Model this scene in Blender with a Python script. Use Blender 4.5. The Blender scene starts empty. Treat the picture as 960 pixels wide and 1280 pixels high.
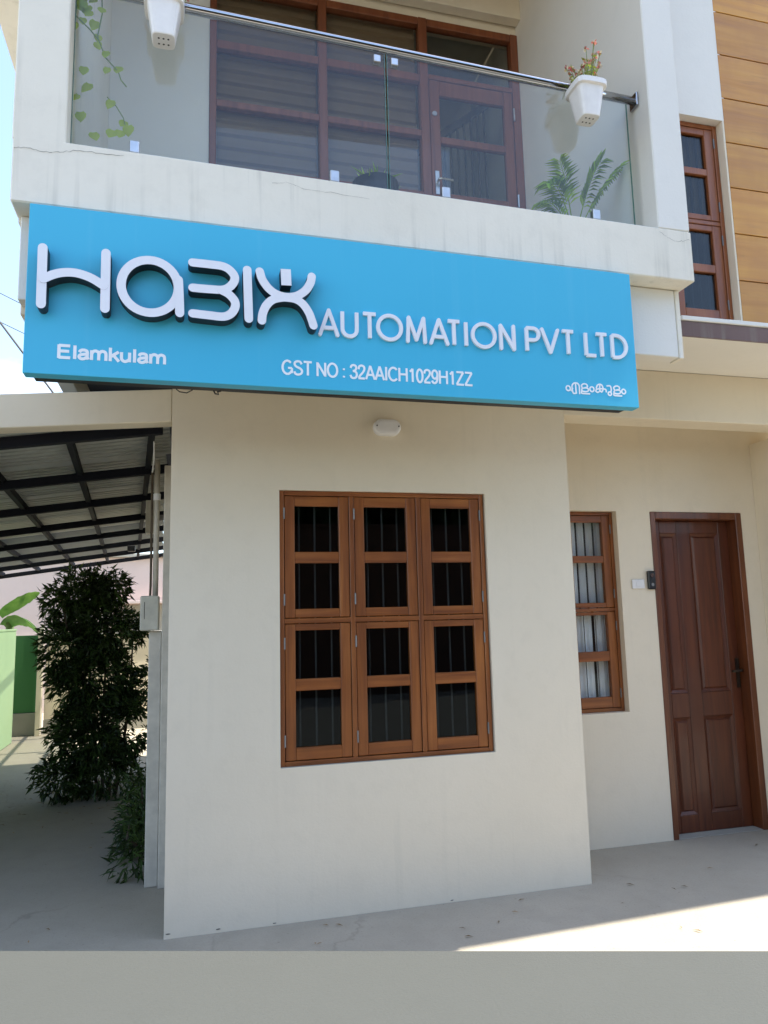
import bpy, bmesh, math, random
from mathutils import Vector, Matrix, noise
random.seed(7)
SC = bpy.context.scene
COL = SC.collection
R = math.radians

# ------------------------------------------------------------------ camera
cd = bpy.data.cameras.new('camera'); cam = bpy.data.objects.new('camera', cd); COL.objects.link(cam)
cd.sensor_fit = 'VERTICAL'; cd.sensor_height = 36.0; cd.lens = 25.99
cd.clip_start = 0.05; cd.clip_end = 2000
YAW, PIT, ROL = 0.2610, 0.1392, -0.0246
F = Vector((math.sin(YAW)*math.cos(PIT), math.cos(YAW)*math.cos(PIT), math.sin(PIT)))
RT = Vector((math.cos(YAW), -math.sin(YAW), 0)); UP = RT.cross(F)
R2 = math.cos(ROL)*RT + math.sin(ROL)*UP; U2 = -math.sin(ROL)*RT + math.cos(ROL)*UP
M = Matrix((R2, U2, -F)).transposed().to_4x4(); M.translation = Vector((0.0894, -3.8796, 1.4867))
cam.matrix_world = M
SC.camera = cam

# ------------------------------------------------------------------ world, sun, exposure
SUN_EL, SUN_AZ = 68.0, 11.0          # azimuth: degrees in front of the wall plane, from the right
w = bpy.data.worlds.new('World'); SC.world = w; w.use_nodes = True
nt = w.node_tree; nt.nodes.clear()
out = nt.nodes.new('ShaderNodeOutputWorld'); bg = nt.nodes.new('ShaderNodeBackground')
sky = nt.nodes.new('ShaderNodeTexSky'); sky.sky_type = 'NISHITA'; sky.sun_disc = False
sky.sun_elevation = R(SUN_EL); sky.sun_rotation = R(90 + SUN_AZ)
sky.air_density = 1.0; sky.dust_density = 0.7; sky.ozone_density = 1.2
tc = nt.nodes.new('ShaderNodeTexCoord'); mp = nt.nodes.new('ShaderNodeMapping'); mp.inputs['Scale'].default_value = (1.4, 1.4, 3.2); mp.inputs['Location'].default_value = (0.0, 0.0, 0.0)
nz = nt.nodes.new('ShaderNodeTexNoise'); nz.inputs['Scale'].default_value = 1.6; nz.inputs['Detail'].default_value = 7; nz.inputs['Roughness'].default_value = .55
rp = nt.nodes.new('ShaderNodeValToRGB'); rp.color_ramp.elements[0].position = .56; rp.color_ramp.elements[1].position = .84; rp.color_ramp.elements[0].color = (.03, .03, .03, 1)
mx = nt.nodes.new('ShaderNodeMix'); mx.data_type = 'RGBA'; mx.inputs[7].default_value = (7.6, 7.4, 7.1, 1)
nt.links.new(tc.outputs['Generated'], mp.inputs[0]); nt.links.new(mp.outputs[0], nz.inputs['Vector'])
nt.links.new(nz.outputs['Fac'], rp.inputs[0]); nt.links.new(rp.outputs[0], mx.inputs[0]); nt.links.new(sky.outputs[0], mx.inputs[6])
nt.links.new(mx.outputs[2], bg.inputs[0]); bg.inputs[1].default_value = 0.092
nt.links.new(bg.outputs[0], out.inputs[0])
sd = bpy.data.lights.new('sun', 'SUN'); sd.energy = 2.4; sd.angle = R(0.53); sd.color = (1, .93, .82)
sun = bpy.data.objects.new('sun', sd); COL.objects.link(sun)
sv = Vector((math.cos(R(SUN_EL))*math.cos(R(SUN_AZ)), -math.cos(R(SUN_EL))*math.sin(R(SUN_AZ)), math.sin(R(SUN_EL))))
sun.rotation_euler = (-sv).to_track_quat('-Z', 'Y').to_euler(); sun.location = sv*30
SC.view_settings.view_transform = 'Standard'; SC.view_settings.look = 'None'
SC.view_settings.exposure = 2.34; SC.view_settings.gamma = 1.0; SC.view_settings.use_curve_mapping = False
SC.render.engine = 'CYCLES'
try:
    SC.cycles.use_denoising = True; SC.cycles.denoiser = 'OPENIMAGEDENOISE'
except Exception: pass
SC.cycles.max_bounces = 10; SC.cycles.diffuse_bounces = 6; SC.cycles.glossy_bounces = 5; SC.cycles.transmission_bounces = 8; SC.cycles.transparent_max_bounces = 16
SC.cycles.caustics_reflective = False; SC.cycles.caustics_refractive = False

# ------------------------------------------------------------------ materials
class NT:
    def __init__(s, name):
        s.m = bpy.data.materials.new(name); s.m.use_nodes = True; s.t = s.m.node_tree; s.t.nodes.clear()
        s.out = s.n('OutputMaterial')
    def n(s, t, **k):
        nd = s.t.nodes.new('ShaderNode'+t)
        for a, v in k.items(): setattr(nd, a, v)
        return nd
    def l(s, a, b): s.t.links.new(a, b)
    def pos(s, scale=(1,1,1), obj=False, rnd=False):
        mp = s.n('Mapping'); mp.inputs['Scale'].default_value = scale
        src = s.n('TexCoord').outputs['Object'] if obj else s.n('NewGeometry').outputs['Position']
        s.l(src, mp.inputs[0])
        if rnd:
            oi = s.n('ObjectInfo'); mu = s.n('Math', operation='MULTIPLY'); mu.inputs[1].default_value = 37.0
            s.l(oi.outputs['Random'], mu.inputs[0]); s.l(mu.outputs[0], mp.inputs['Location'])
        return mp.outputs[0]
    def noise(s, vec, scale, detail=5, rough=.55, dist=0):
        n = s.n('TexNoise'); s.l(vec, n.inputs['Vector']); n.inputs['Scale'].default_value = scale
        n.inputs['Detail'].default_value = detail; n.inputs['Roughness'].default_value = rough; n.inputs['Distortion'].default_value = dist
        return n.outputs['Fac']
    def ramp(s, fac, stops):
        r = s.n('ValToRGB'); e = r.color_ramp.elements
        while len(e) < len(stops): e.new(.5)
        for el, (p, c) in zip(e, stops):
            el.position = p; el.color = (c if len(c) == 4 else (*c, 1)) if not isinstance(c, (int, float)) else (c, c, c, 1)
        s.l(fac, r.inputs[0]); return r.outputs[0]
    def mix(s, fac, a, b, mode='MIX'):
        m = s.n('Mix', data_type='RGBA', blend_type=mode)
        if isinstance(fac, (int, float)): m.inputs[0].default_value = fac
        else: s.l(fac, m.inputs[0])
        for i, v in ((6, a), (7, b)):
            if isinstance(v, tuple): m.inputs[i].default_value = (*v, 1)
            else: s.l(v, m.inputs[i])
        return m.outputs[2]
    def bsdf(s, col, rough=.6, bump=None, bstr=.2, bdist=.004, metal=0, spec=.5, coat=0, sub=None):
        b = s.n('BsdfPrincipled')
        if isinstance(col, tuple): b.inputs['Base Color'].default_value = (*col, 1)
        else: s.l(col, b.inputs['Base Color'])
        if isinstance(rough, (int, float)): b.inputs['Roughness'].default_value = rough
        else: s.l(rough, b.inputs['Roughness'])
        b.inputs['Metallic'].default_value = metal; b.inputs['Specular IOR Level'].default_value = spec; b.inputs['Coat Weight'].default_value = coat
        if bump is not None:
            bp = s.n('Bump'); bp.inputs['Strength'].default_value = bstr; bp.inputs['Distance'].default_value = bdist
            s.l(bump, bp.inputs['Height']); s.l(bp.outputs[0], b.inputs['Normal'])
        s.l(b.outputs[0], s.out.inputs[0]); return b

def plaster(name, c1, c2, rough=.75, big=.9, blotch=.5, streak=0.0, fine=60):
    m = NT(name); p = m.pos()
    a = m.noise(p, big, 6, .6); col = m.mix(m.ramp(a, [(.3, 0.), (.7, 1.)]), c1, c2)
    f = m.noise(p, 9, 6, .65)
    dk = tuple(x*.86 for x in c2)
    col = m.mix(m.ramp(f, [(.5, 0.), (.8, blotch)]), col, dk)
    if streak:
        st = m.noise(m.pos((16, 16, .55)), 1.0, 4, .6)
        g = m.noise(m.pos((1.1, 1.1, 1.6)), 1.3, 3)
        k = m.n('Math', operation='MULTIPLY'); m.l(m.ramp(st, [(.54, 0.), (.72, streak)]), k.inputs[0]); m.l(m.ramp(g, [(.42, 0.), (.62, 1.)]), k.inputs[1])
        col = m.mix(k.outputs[0], col, (.30, .29, .24))
    bm = m.noise(p, fine, 5, .7)
    tw = m.noise(p, 3.2, 3, .5); sm = m.n('Math', operation='MULTIPLY_ADD'); m.l(tw, sm.inputs[0]); sm.inputs[1].default_value = 3.5; m.l(bm, sm.inputs[2])
    m.bsdf(col, rough, sm.outputs[0], .25, .004, spec=.3); return m.m

def wood(name, c1, c2, c3, axis='z', rough=.42, scale=1.0, rnd=False, coat=.15):
    m = NT(name); k = 1.2*scale; h = 22*scale
    s = {'z': (h, h, k), 'x': (k, h, h), 'y': (h, k, h)}[axis]
    p = m.pos(s, rnd=rnd)
    a = m.noise(p, 1.0, 7, .6, .6); b = m.noise(p, 4.0, 5, .7)
    big = m.noise(m.pos((3, 3, 1.2), rnd=rnd), 1.6, 3)
    col = m.ramp(a, [(.25, c1), (.5, c2), (.78, c3)])
    col = m.mix(m.ramp(big, [(.35, 0.), (.75, .55)]), col, c1)
    if rnd:
        oi = m.n('ObjectInfo'); col = m.mix(1.0, col, m.ramp(oi.outputs['Random'], [(0, .80), (1, 1.10)]), 'MULTIPLY')
        kn = m.noise(m.pos((1.3, 5, 9), rnd=True), 1.0, 4, .6, 1.2); col = m.mix(m.ramp(kn, [(.60, 0.), (.74, .55)]), col, tuple(x*.62 for x in c1))
    ad = m.n('Math', operation='ADD'); m.l(a, ad.inputs[0]); m.l(b, ad.inputs[1])
    rr = m.ramp(b, [(.3, rough-.08), (.8, rough+.14)])
    m.bsdf(col, rr, ad.outputs[0], .18, .002, coat=coat); return m.m

def simple(name, col, rough=.5, metal=0, var=.12, scale=14, bstr=.06, spec=.5, coat=0):
    m = NT(name); p = m.pos(); f = m.noise(p, scale, 5, .6)
    lo = tuple(x*(1-var) for x in col); hi = tuple(min(1, x*(1+var)) for x in col)
    m.bsdf(m.ramp(f, [(.3, lo), (.7, hi)]), rough, m.noise(p, scale*7, 4), bstr, .002, metal, spec, coat); return m.m

def glass(name, tint, refl=1.0, ior=1.5, rough=0.0, boost=0.0):
    m = NT(name); tr = m.n('BsdfTransparent'); tr.inputs[0].default_value = (*tint, 1)
    gl = m.n('BsdfGlossy'); gl.inputs[0].default_value = (refl, refl, refl, 1); gl.inputs['Roughness'].default_value = rough
    fr = m.n('Fresnel'); bf = m.n('NewGeometry'); mr = m.n('MapRange')          # same reflectance from either side of the sheet
    mr.inputs[3].default_value = ior; mr.inputs[4].default_value = 1/ior; m.l(bf.outputs['Backfacing'], mr.inputs[0]); m.l(mr.outputs[0], fr.inputs[0])
    ad = m.n('Math', operation='ADD', use_clamp=True); ad.inputs[1].default_value = boost; m.l(fr.outputs[0], ad.inputs[0])
    ms = m.n('MixShader'); m.l(ad.outputs[0], ms.inputs[0]); m.l(tr.outputs[0], ms.inputs[1]); m.l(gl.outputs[0], ms.inputs[2])
    m.l(ms.outputs[0], m.out.inputs[0]); return m.m

def leafmat(name, c1, c2, trans=.35, rough=.4):
    m = NT(name); f = m.noise(m.pos(), 7, 3)
    oi = m.n('NewGeometry'); col = m.mix(m.ramp(f, [(.3, 0.), (.7, 1.)]), c1, c2)
    rnd = m.ramp(oi.outputs['Random Per Island'], [(0, .50), (.8, 1.15), (1, 1.9)])
    col = m.mix(1.0, col, rnd, 'MULTIPLY')
    b = m.bsdf(col, rough, spec=.4)
    t = m.n('BsdfTranslucent'); m.l(col, t.inputs[0]); ms = m.n('MixShader'); ms.inputs[0].default_value = trans
    m.l(b.outputs[0], ms.inputs[1]); m.l(t.outputs[0], ms.inputs[2]); m.l(ms.outputs[0], m.out.inputs[0]); return m.m

def ground_mat(name, c1, c2, c3, fine=90, crk=.3, speck=.5):
    m = NT(name); p = m.pos()
    a = m.noise(p, .8, 7, .65); b = m.noise(p, 5, 6, .65, .3); c = m.noise(p, fine, 4, .7)
    col = m.ramp(a, [(.3, c1), (.7, c2)])
    col = m.mix(m.ramp(b, [(.45, 0.), (.8, .6)]), col, c3)
    col = m.mix(m.ramp(c, [(.25, .35 if speck else .12), (.5, 0.)]), col, tuple(x*.55 for x in c1))
    v = m.n('TexVoronoi', feature='DISTANCE_TO_EDGE'); v.inputs['Scale'].default_value = .55
    wv = m.n('Mix', data_type='RGBA', blend_type='ADD'); wv.inputs[0].default_value = .35; m.l(p, wv.inputs[6])
    nc = m.n('TexNoise'); m.l(p, nc.inputs['Vector']); nc.inputs['Scale'].default_value = 3.0; nc.inputs['Detail'].default_value = 5; m.l(nc.outputs['Color'], wv.inputs[7])
    m.l(wv.outputs[2], v.inputs['Vector'])
    k = m.n('Math', operation='MULTIPLY'); m.l(m.ramp(v.outputs['Distance'], [(.0, crk), (.005, 0.)]), k.inputs[0]); m.l(m.ramp(a, [(.45, 0.), (.6, 1.)]), k.inputs[1])
    col = m.mix(k.outputs[0], col, tuple(x*.35 for x in c1))
    sp = m.noise(p, 38, 3, .5); col = m.mix(m.ramp(sp, [(.68, 0.), (.74, speck)]), col, tuple(x*.5 for x in c1))
    ad = m.n('Math', operation='ADD'); m.l(b, ad.inputs[0]); m.l(c, ad.inputs[1])
    m.bsdf(col, .85, ad.outputs[0], .35, .005, spec=.3); return m.m

MT = {}
MT['wall'] = plaster('cream_plaster', (.765, .680, .535), (.72, .640, .50), blotch=.28, streak=.10)
MT['fascia'] = plaster('weathered_plaster', (.84, .79, .68), (.75, .705, .60), blotch=.35, streak=.36)
MT['white'] = plaster('white_plaster', (.80, .775, .715), (.76, .735, .675), blotch=.2)
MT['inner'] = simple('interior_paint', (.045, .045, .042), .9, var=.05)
MT['inner_pale'] = simple('pale_interior', (.55, .57, .54), .9, var=.05)
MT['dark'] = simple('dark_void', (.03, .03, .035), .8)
MT['teak'] = wood('teak_vertical', (.115, .030, .007), (.275, .086, .018), (.42, .155, .038), 'z')
MT['teak_h'] = wood('teak_horizontal', (.115, .030, .007), (.275, .086, .018), (.42, .155, .038), 'x')
MT['teak_up'] = wood('brighter_lit_teak', (.17, .046, .014), (.29, .088, .024), (.38, .135, .040), 'z')  # teak with the upper window's brighter light put into its colour
MT['redwood'] = wood('red_stained_wood', (.14, .038, .015), (.22, .064, .022), (.28, .092, .033), 'z')
MT['door'] = wood('dark_mahogany', (.052, .012, .0045), (.110, .027, .009), (.175, .048, .016), 'z', rough=.42, coat=.10)
MT['teak_dark'] = wood('dark_teak', (.07, .018, .006), (.15, .042, .012), (.22, .070, .022), 'z')
MT['bronze'] = simple('dark_bronze', (.05, .035, .025), .4, .6)
MT['clad'] = wood('oak_laminate', (.39, .148, .010), (.545, .245, .019), (.65, .335, .038), 'x', rough=.45, scale=.55, rnd=True)
MT['plank'] = wood('ceiling_plank', (.30, .21, .13), (.40, .29, .19), (.46, .35, .24), 'x', rough=.5, scale=.6, rnd=True)
MT['blind'] = wood('brown_blind', (.27, .195, .125), (.33, .245, .165), (.38, .29, .20), 'x', rough=.7, scale=.4, coat=0)
MT['seam'] = simple('dark_seam', (.02, .015, .01), .9)
MT['brown'] = plaster('brown_edge_paint', (.19, .125, .112), (.145, .095, .086), rough=.7, big=3, blotch=.5, streak=.5)
MT['pane'] = glass('window_glass', (.62, .66, .66), .75, 1.42)
MT['pane_clear'] = glass('clear_window_glass', (.93, .95, .95), .9, 1.45)
MT['pane_up'] = glass('tinted_glass', (.86, .85, .82), .75, 1.45)
MT['rail_glass'] = glass('railing_glass', (.95, .975, .97), .75, 1.45)
MT['glass_edge'] = simple('glass_edge', (.10, .22, .19), .2)
MT['steel'] = simple('polished_steel', (.46, .46, .47), .10, 1.0, .05, 4, .01)
MT['satin'] = simple('satin_steel', (.55, .55, .55), .35, 1.0)
MT['iron'] = simple('window_bar_iron', (.20, .20, .20), .5, .4)
MT['blackbar'] = simple('black_paint', (.012, .012, .014), .5)
MT['sign'] = None
MT['letter'] = simple('white_acrylic', (.80, .80, .84), .4, var=.02)
MT['letter_side'] = simple('black_letter_return', (.012, .014, .02), .5)
MT['print'] = simple('white_vinyl', (.86, .88, .90), .45, var=.02)
MT['plastic_w'] = simple('white_plastic', (.74, .73, .72), .4, var=.04)
MT['plastic_b'] = simple('black_plastic', (.012, .012, .013), .3)
MT['pot'] = simple('translucent_white_pot', (.80, .78, .76), .35, var=.05)
MT['soil'] = simple('soil', (.06, .04, .025), .95)
MT['canopy_steel'] = simple('dark_navy_steel', (.007, .008, .013), .75, .0, spec=.2)
MT['sheet'] = simple('galvanised_sheet', (.46, .465, .43), .55, .0, .1, 5)
MT['pipe'] = simple('cream_pipe', (.56, .52, .44), .5)
MT['box'] = simple('meter_box_paint', (.52, .50, .42), .5)
MT['leaf_dark'] = leafmat('shrub_leaf', (.026, .052, .013), (.075, .125, .030))
MT['leaf_palm'] = leafmat('palm_leaf', (.30, .47, .035), (.46, .60, .08), .5)
MT['leaf_vine'] = leafmat('vine_leaf', (.42, .52, .05), (.58, .64, .10), .5)
MT['leaf_banana'] = leafmat('banana_leaf', (.08, .20, .03), (.18, .32, .06), .45)
MT['leaf_tree'] = leafmat('tree_leaf', (.035, .075, .015), (.075, .13, .03))
MT['flower'] = leafmat('red_petals', (.85, .22, .18), (.92, .42, .34), .4)
MT['flower_w'] = leafmat('cream_petals', (.75, .62, .40), (.85, .75, .55), .4)
MT['bark'] = simple('bark', (.10, .075, .05), .9, var=.3)
MT['stem'] = simple('green_stem', (.20, .26, .08), .6)
MT['pink'] = plaster('pink_plaster', (.64, .53, .48), (.58, .475, .43), blotch=.2)
MT['lgreen'] = plaster('light_green_paint', (.45, .62, .35), (.40, .57, .31), blotch=.15)
MT['green'] = plaster('green_paint', (.075, .23, .085), (.065, .20, .075), blotch=.15)
MT['laterite'] = plaster('laterite', (.11, .055, .035), (.08, .04, .028))
MT['grey'] = plaster('grey_plinth', (.38, .37, .32), (.33, .32, .28))
MT['curtain'] = simple('white_curtain', (.88, .89, .90), .9, var=.03)
MT['ground'] = ground_mat('concrete_yard', (.335, .302, .240), (.385, .347, .280), (.295, .266, .212))
MT['road'] = ground_mat('added_road_grey', (.066, .071, .067), (.070, .075, .071), (.065, .070, .066), crk=.0, speck=.0)
MT['cable'] = simple('cable', (.02, .02, .02), .6)
MT['crack'] = simple('crack', (.17, .15, .12), .95)
# sign sheet: blue vinyl with faint vertical rub marks
m = NT('blue_flex_sheet'); st = m.noise(m.pos((22, 1, .5)), 1.0, 4, .6)
col = m.mix(m.ramp(st, [(.55, 0.), (.8, .35)]), (.060, .470, .70), (.13, .535, .74))
bl = m.noise(m.pos(), 1.6, 3); col = m.mix(m.ramp(bl, [(.35, 0.), (.7, .35)]), col, (.052, .435, .675))
m.bsdf(col, .42, m.noise(m.pos(), 3, 2), .08, .02, spec=.4); MT['sign'] = m.m
# see-through roof sheet, added to let sun onto the ground at the back
m = NT('sun_pass_sheet'); b = m.bsdf((.20, .205, .19), .5); t = m.n('BsdfTransparent'); t.inputs[0].default_value = (.85, .87, .82, 1)
ms = m.n('MixShader'); ms.inputs[0].default_value = .38; m.l(b.outputs[0], ms.inputs[1]); m.l(t.outputs[0], ms.inputs[2]); m.l(ms.outputs[0], m.out.inputs[0]); MT['clear_sheet'] = m.m

# ------------------------------------------------------------------ helpers
def origin(o):
    v = Vector((0, 0, 0))
    while o is not None: v = v + o.location; o = o.parent
    return v
def tag(o, label=None, cat=None, group=None, kind=None):
    for k, v in (('label', label), ('category', cat), ('group', group), ('kind', kind)):
        if v: o[k] = v
    return o
def empty(name, loc, label, cat, group=None):
    o = bpy.data.objects.new(name, None); COL.objects.link(o); o.location = loc; o.empty_display_size = .1
    return tag(o, label, cat, group)

class MB:
    def __init__(s): s.v = []; s.f = []; s.mi = []
    def quad(s, pts, mi=0):
        n = len(s.v); s.v += [Vector(p) for p in pts]; s.f.append(tuple(range(n, n+len(pts)))); s.mi.append(mi); return s
    def box(s, x0, x1, y0, y1, z0, z1, mi=0):
        n = len(s.v)
        s.v += [Vector((x, y, z)) for x in (x0, x1) for y in (y0, y1) for z in (z0, z1)]
        for f in ((0,1,3,2), (4,6,7,5), (0,4,5,1), (2,3,7,6), (0,2,6,4), (1,5,7,3)): s.f.append(tuple(n+i for i in f)); s.mi.append(mi)
        return s
    def bar(s, a, b, wd, ht, up=(0, 0, 1), mi=0):       # rectangular bar between two points
        a = Vector(a); b = Vector(b); d = (b-a).normalized(); sx = d.cross(Vector(up)).normalized(); u = sx.cross(d)
        n = len(s.v)
        for p in (a, b):
            for (i, j) in ((-1,-1), (1,-1), (1,1), (-1,1)): s.v.append(p + sx*wd/2*i + u*ht/2*j)
        for f in ((3,2,1,0), (4,5,6,7), (0,1,5,4), (1,2,6,5), (2,3,7,6), (3,0,4,7)): s.f.append(tuple(n+i for i in f)); s.mi.append(mi)
        return s
    def tube(s, pts, r, seg=8, caps=True, mi=0):
        pts = [Vector(p) for p in pts]; rs = r if isinstance(r, (list, tuple)) else [r]*len(pts); n = len(s.v)
        prev = None
        for i, p in enumerate(pts):
            d = (pts[min(i+1, len(pts)-1)] - pts[max(i-1, 0)]).normalized()
            if prev is None:
                ref = Vector((0, 0, 1)) if abs(d.z) < .9 else Vector((1, 0, 0)); a = d.cross(ref).normalized()
            else: a = (prev - d*prev.dot(d)).normalized()
            prev = a; b = d.cross(a)
            for k in range(seg): t = 2*math.pi*k/seg; s.v.append(p + (a*math.cos(t)+b*math.sin(t))*rs[i])
        for i in range(len(pts)-1):
            for k in range(seg): k2 = (k+1) % seg; s.f.append((n+i*seg+k, n+i*seg+k2, n+(i+1)*seg+k2, n+(i+1)*seg+k)); s.mi.append(mi)
        if caps:
            s.f.append(tuple(n+k for k in reversed(range(seg)))); s.mi.append(mi)
            s.f.append(tuple(n+(len(pts)-1)*seg+k for k in range(seg))); s.mi.append(mi)
        return s
    def lathe(s, c, prof, seg=20, sq=False, mi=0):      # prof: (radius, z); sq gives a rounded-square section
        n = len(s.v); c = Vector(c)
        for (r, z) in prof:
            for k in range(seg):
                t = 2*math.pi*(k+.5)/seg; x, y = math.cos(t), math.sin(t)
                if sq: q = (abs(x)**5+abs(y)**5)**(-1/5); x *= q; y *= q
                s.v.append(c + Vector((x*r, y*r, z)))
        for i in range(len(prof)-1):
            for k in range(seg): k2 = (k+1) % seg; s.f.append((n+i*seg+k, n+i*seg+k2, n+(i+1)*seg+k2, n+(i+1)*seg+k)); s.mi.append(mi)
        s.f.append(tuple(n+k for k in reversed(range(seg)))); s.mi.append(mi)
        s.f.append(tuple(n+(len(prof)-1)*seg+k for k in range(seg))); s.mi.append(mi)
        return s
    def holed(s, x0, x1, z0, z1, y0, y1, holes):        # wall slab in an x-z plane with rectangular openings
        xs = sorted({x0, x1, *[h[0] for h in holes], *[h[1] for h in holes]}); zs = sorted({z0, z1, *[h[2] for h in holes], *[h[3] for h in holes]})
        inh = lambda x, z: any(h[0] < x < h[1] and h[2] < z < h[3] for h in holes)
        solid = lambda i, j: 0 <= i < len(xs)-1 and 0 <= j < len(zs)-1 and not inh((xs[i]+xs[i+1])/2, (zs[j]+zs[j+1])/2)
        for i in range(len(xs)-1):
            for j in range(len(zs)-1):
                if not solid(i, j): continue
                a, b, c, d = xs[i], xs[i+1], zs[j], zs[j+1]
                s.quad([(a,y0,c), (b,y0,c), (b,y0,d), (a,y0,d)]); s.quad([(a,y1,c), (a,y1,d), (b,y1,d), (b,y1,c)])
                if not solid(i-1, j): s.quad([(a,y0,c), (a,y0,d), (a,y1,d), (a,y1,c)])
                if not solid(i+1, j): s.quad([(b,y0,c), (b,y1,c), (b,y1,d), (b,y0,d)])
                if not solid(i, j-1): s.quad([(a,y0,c), (a,y1,c), (b,y1,c), (b,y0,c)])
                if not solid(i, j+1): s.quad([(a,y0,d), (b,y0,d), (b,y1,d), (a,y1,d)])
        return s
    def build(s, name, mat, parent=None, bevel=0, smooth=False, weld=False, warp=None):
        o0 = origin(parent) if parent else Vector((0, 0, 0))
        vs = [warp(v) if warp else v for v in s.v]
        me = bpy.data.meshes.new(name); me.from_pydata([tuple(v-o0) for v in vs], [], s.f)
        mats = mat if isinstance(mat, (list, tuple)) else [mat]
        for q in mats: me.materials.append(MT[q] if isinstance(q, str) else q)
        me.polygons.foreach_set('material_index', s.mi)
        bm = bmesh.new(); bm.from_mesh(me)
        if weld: bmesh.ops.remove_doubles(bm, verts=bm.verts, dist=1e-5)
        if weld or bevel: bmesh.ops.recalc_face_normals(bm, faces=bm.faces)
        if bevel: bmesh.ops.bevel(bm, geom=[e for e in bm.edges if len(e.link_faces) == 2 and e.calc_face_angle(0) > .5], offset=bevel, segments=1, affect='EDGES', clamp_overlap=True)
        if smooth:
            for f in bm.faces: f.smooth = True
        bm.to_mesh(me); bm.free(); me.update()
        o = bpy.data.objects.new(name, me); COL.objects.link(o)
        if parent: o.parent = parent
        return o

def bx(name, mat, parent, x0, x1, y0, y1, z0, z1, bevel=.003, warp=None):
    return MB().box(x0, x1, y0, y1, z0, z1).build(name, mat, parent, bevel, warp=warp)
# the balcony front sags a little towards the right
def sag(v): return Vector((v.x, v.y, v.z - (v.x-1)*(.0114 + .019*max(0, min(v.z, 4.5)-3.23))))

# ------------------------------------------------------------------ ground
g = MB().quad([(-150,-150,0), (150,-150,0), (150,200,0), (-150,200,0)]).build('ground', 'ground'); tag(g, kind='structure')
dx, dy = .9505, -.3108
# added road slab, raised so the house shadow misses it and it stays evenly lit
RZ = .30; p0 = Vector((-.56, -.68, 0)); e_ = Vector((dx, dy, 0)); n_ = Vector((dy, -dx, 0))
a, b = p0-e_*9, p0+e_*14; c, d = b+n_*4.2, a+n_*4.2; m_ = MB()
up = lambda v: Vector((v.x, v.y, RZ))
m_.quad([up(a), up(d), up(c), up(b)]); m_.quad([a, up(a), up(b), b]); m_.quad([c, up(c), up(d), d]); m_.quad([a, d, up(d), up(a)]); m_.quad([b, up(b), up(c), c])
rd = m_.build('road', 'road', bevel=.012, weld=True); tag(rd, kind='structure')

# ------------------------------------------------------------------ house
H = empty('house', (1.1, .5, 0), 'two storey cream house with glass balcony, teak windows and wood clad upper wall', 'house')
W = 2.2546; REC = .519
wins = (.5534, 1.722, .736, 2.161)
MB().holed(0, W, 0, 2.967, 0, .15, [wins]).build('front_wall', 'wall', H)
bx('side_wall', 'wall', H, 0, .15, .152, 4.2, 0, 3.0, 0)
bx('return_wall', 'wall', H, W-.15, W, .152, REC-.002, 0, 2.967, 0)
door_o = (3.1516, 3.8939, 0, 2.15); side_o = (2.497, 2.893, .8245, 2.1507)
MB().holed(W-.15, 4.4, 0, 2.967, REC, REC+.16, [door_o, side_o]).build('porch_wall', 'wall', H)
bx('porch_side_wall', 'wall', H, 4.02, 4.2, 0.002, REC-.002, 0, 2.65, 0)
bx('porch_beam', 'wall', H, W+.001, 6.2, .001, .185, 2.652, 2.966, .004)
bx('porch_ceiling', 'wall', H, W, 4.02, .186, REC-.002, 2.80, 2.95, 0)
bx('porch_roof_slab', 'white', H, 2.52, 6.2, -.54, 3.0, 2.968, 3.058, 0)
bx('painted_slab_edge', 'brown', H, 2.52, 6.2, -.549, -.5405, 2.966, 3.056, .003)
bx('window_ledge', 'white', H, 2.70, 6.2, -.556, -.30, 3.059, 3.086, .004)
bx('far_porch_wall', 'wall', H, 4.4, 4.56, REC, 4.2, 0, 2.967, 0)
bx('back_wall', 'wall', H, 0, 6.2, 4.2, 4.35, 0, 6.2, 0)
# dark rooms behind the ground floor windows
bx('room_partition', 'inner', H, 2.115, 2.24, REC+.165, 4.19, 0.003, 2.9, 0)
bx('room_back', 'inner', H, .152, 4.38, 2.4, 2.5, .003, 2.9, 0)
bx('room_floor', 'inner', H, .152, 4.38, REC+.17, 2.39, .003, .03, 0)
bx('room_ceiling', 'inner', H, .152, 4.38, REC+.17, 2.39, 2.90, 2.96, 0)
# upper floor
bx('floor_slab', 'wall', H, -.44, 2.50, -.53, 4.2, 3.24, 3.40, 0)
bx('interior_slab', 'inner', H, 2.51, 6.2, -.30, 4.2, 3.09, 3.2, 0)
bx('balcony_fascia', 'fascia', H, -.651, 2.689, -.70, -.545, 3.229, 3.521, .006, warp=sag)
bx('front_edge_beam', 'white', H, -.63, 2.640, -.585, -.50, 2.845, 3.226, .004, warp=sag)
bx('beam_end_strip', 'fascia', H, 2.641, 2.668, -.589, -.50, 2.840, 3.226, .003, warp=sag)
bx('side_edge_beam', 'wall', H, -.635, -.55, -.499, 4.2, 2.83, 3.235, .004)
bx('balcony_soffit', 'dark', H, -.549, -.001, -.499, 4.2, 3.0, 3.06, 0)  # near-black panel painted in for the shaded void under the balcony
bx('bay_soffit', 'wall', H, 0.0, 2.64, -.499, -.002, 2.99, 3.05, 0)
bx('balcony_side_wall', 'fascia', H, -.655, -.443, -.699, 4.2, 3.53, 6.2, .006)
bx('balcony_side_base', 'fascia', H, -.649, -.443, -.544, 4.2, 3.236, 3.529, 0)
bx('balcony_end_wall', 'white', H, 2.491, 2.684, -.699, .96, 3.495, 6.2, .006)
bx('balcony_end_base', 'white', H, 2.502, 2.684, -.544, .96, 3.20, 3.494, 0)
YB = .80
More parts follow.
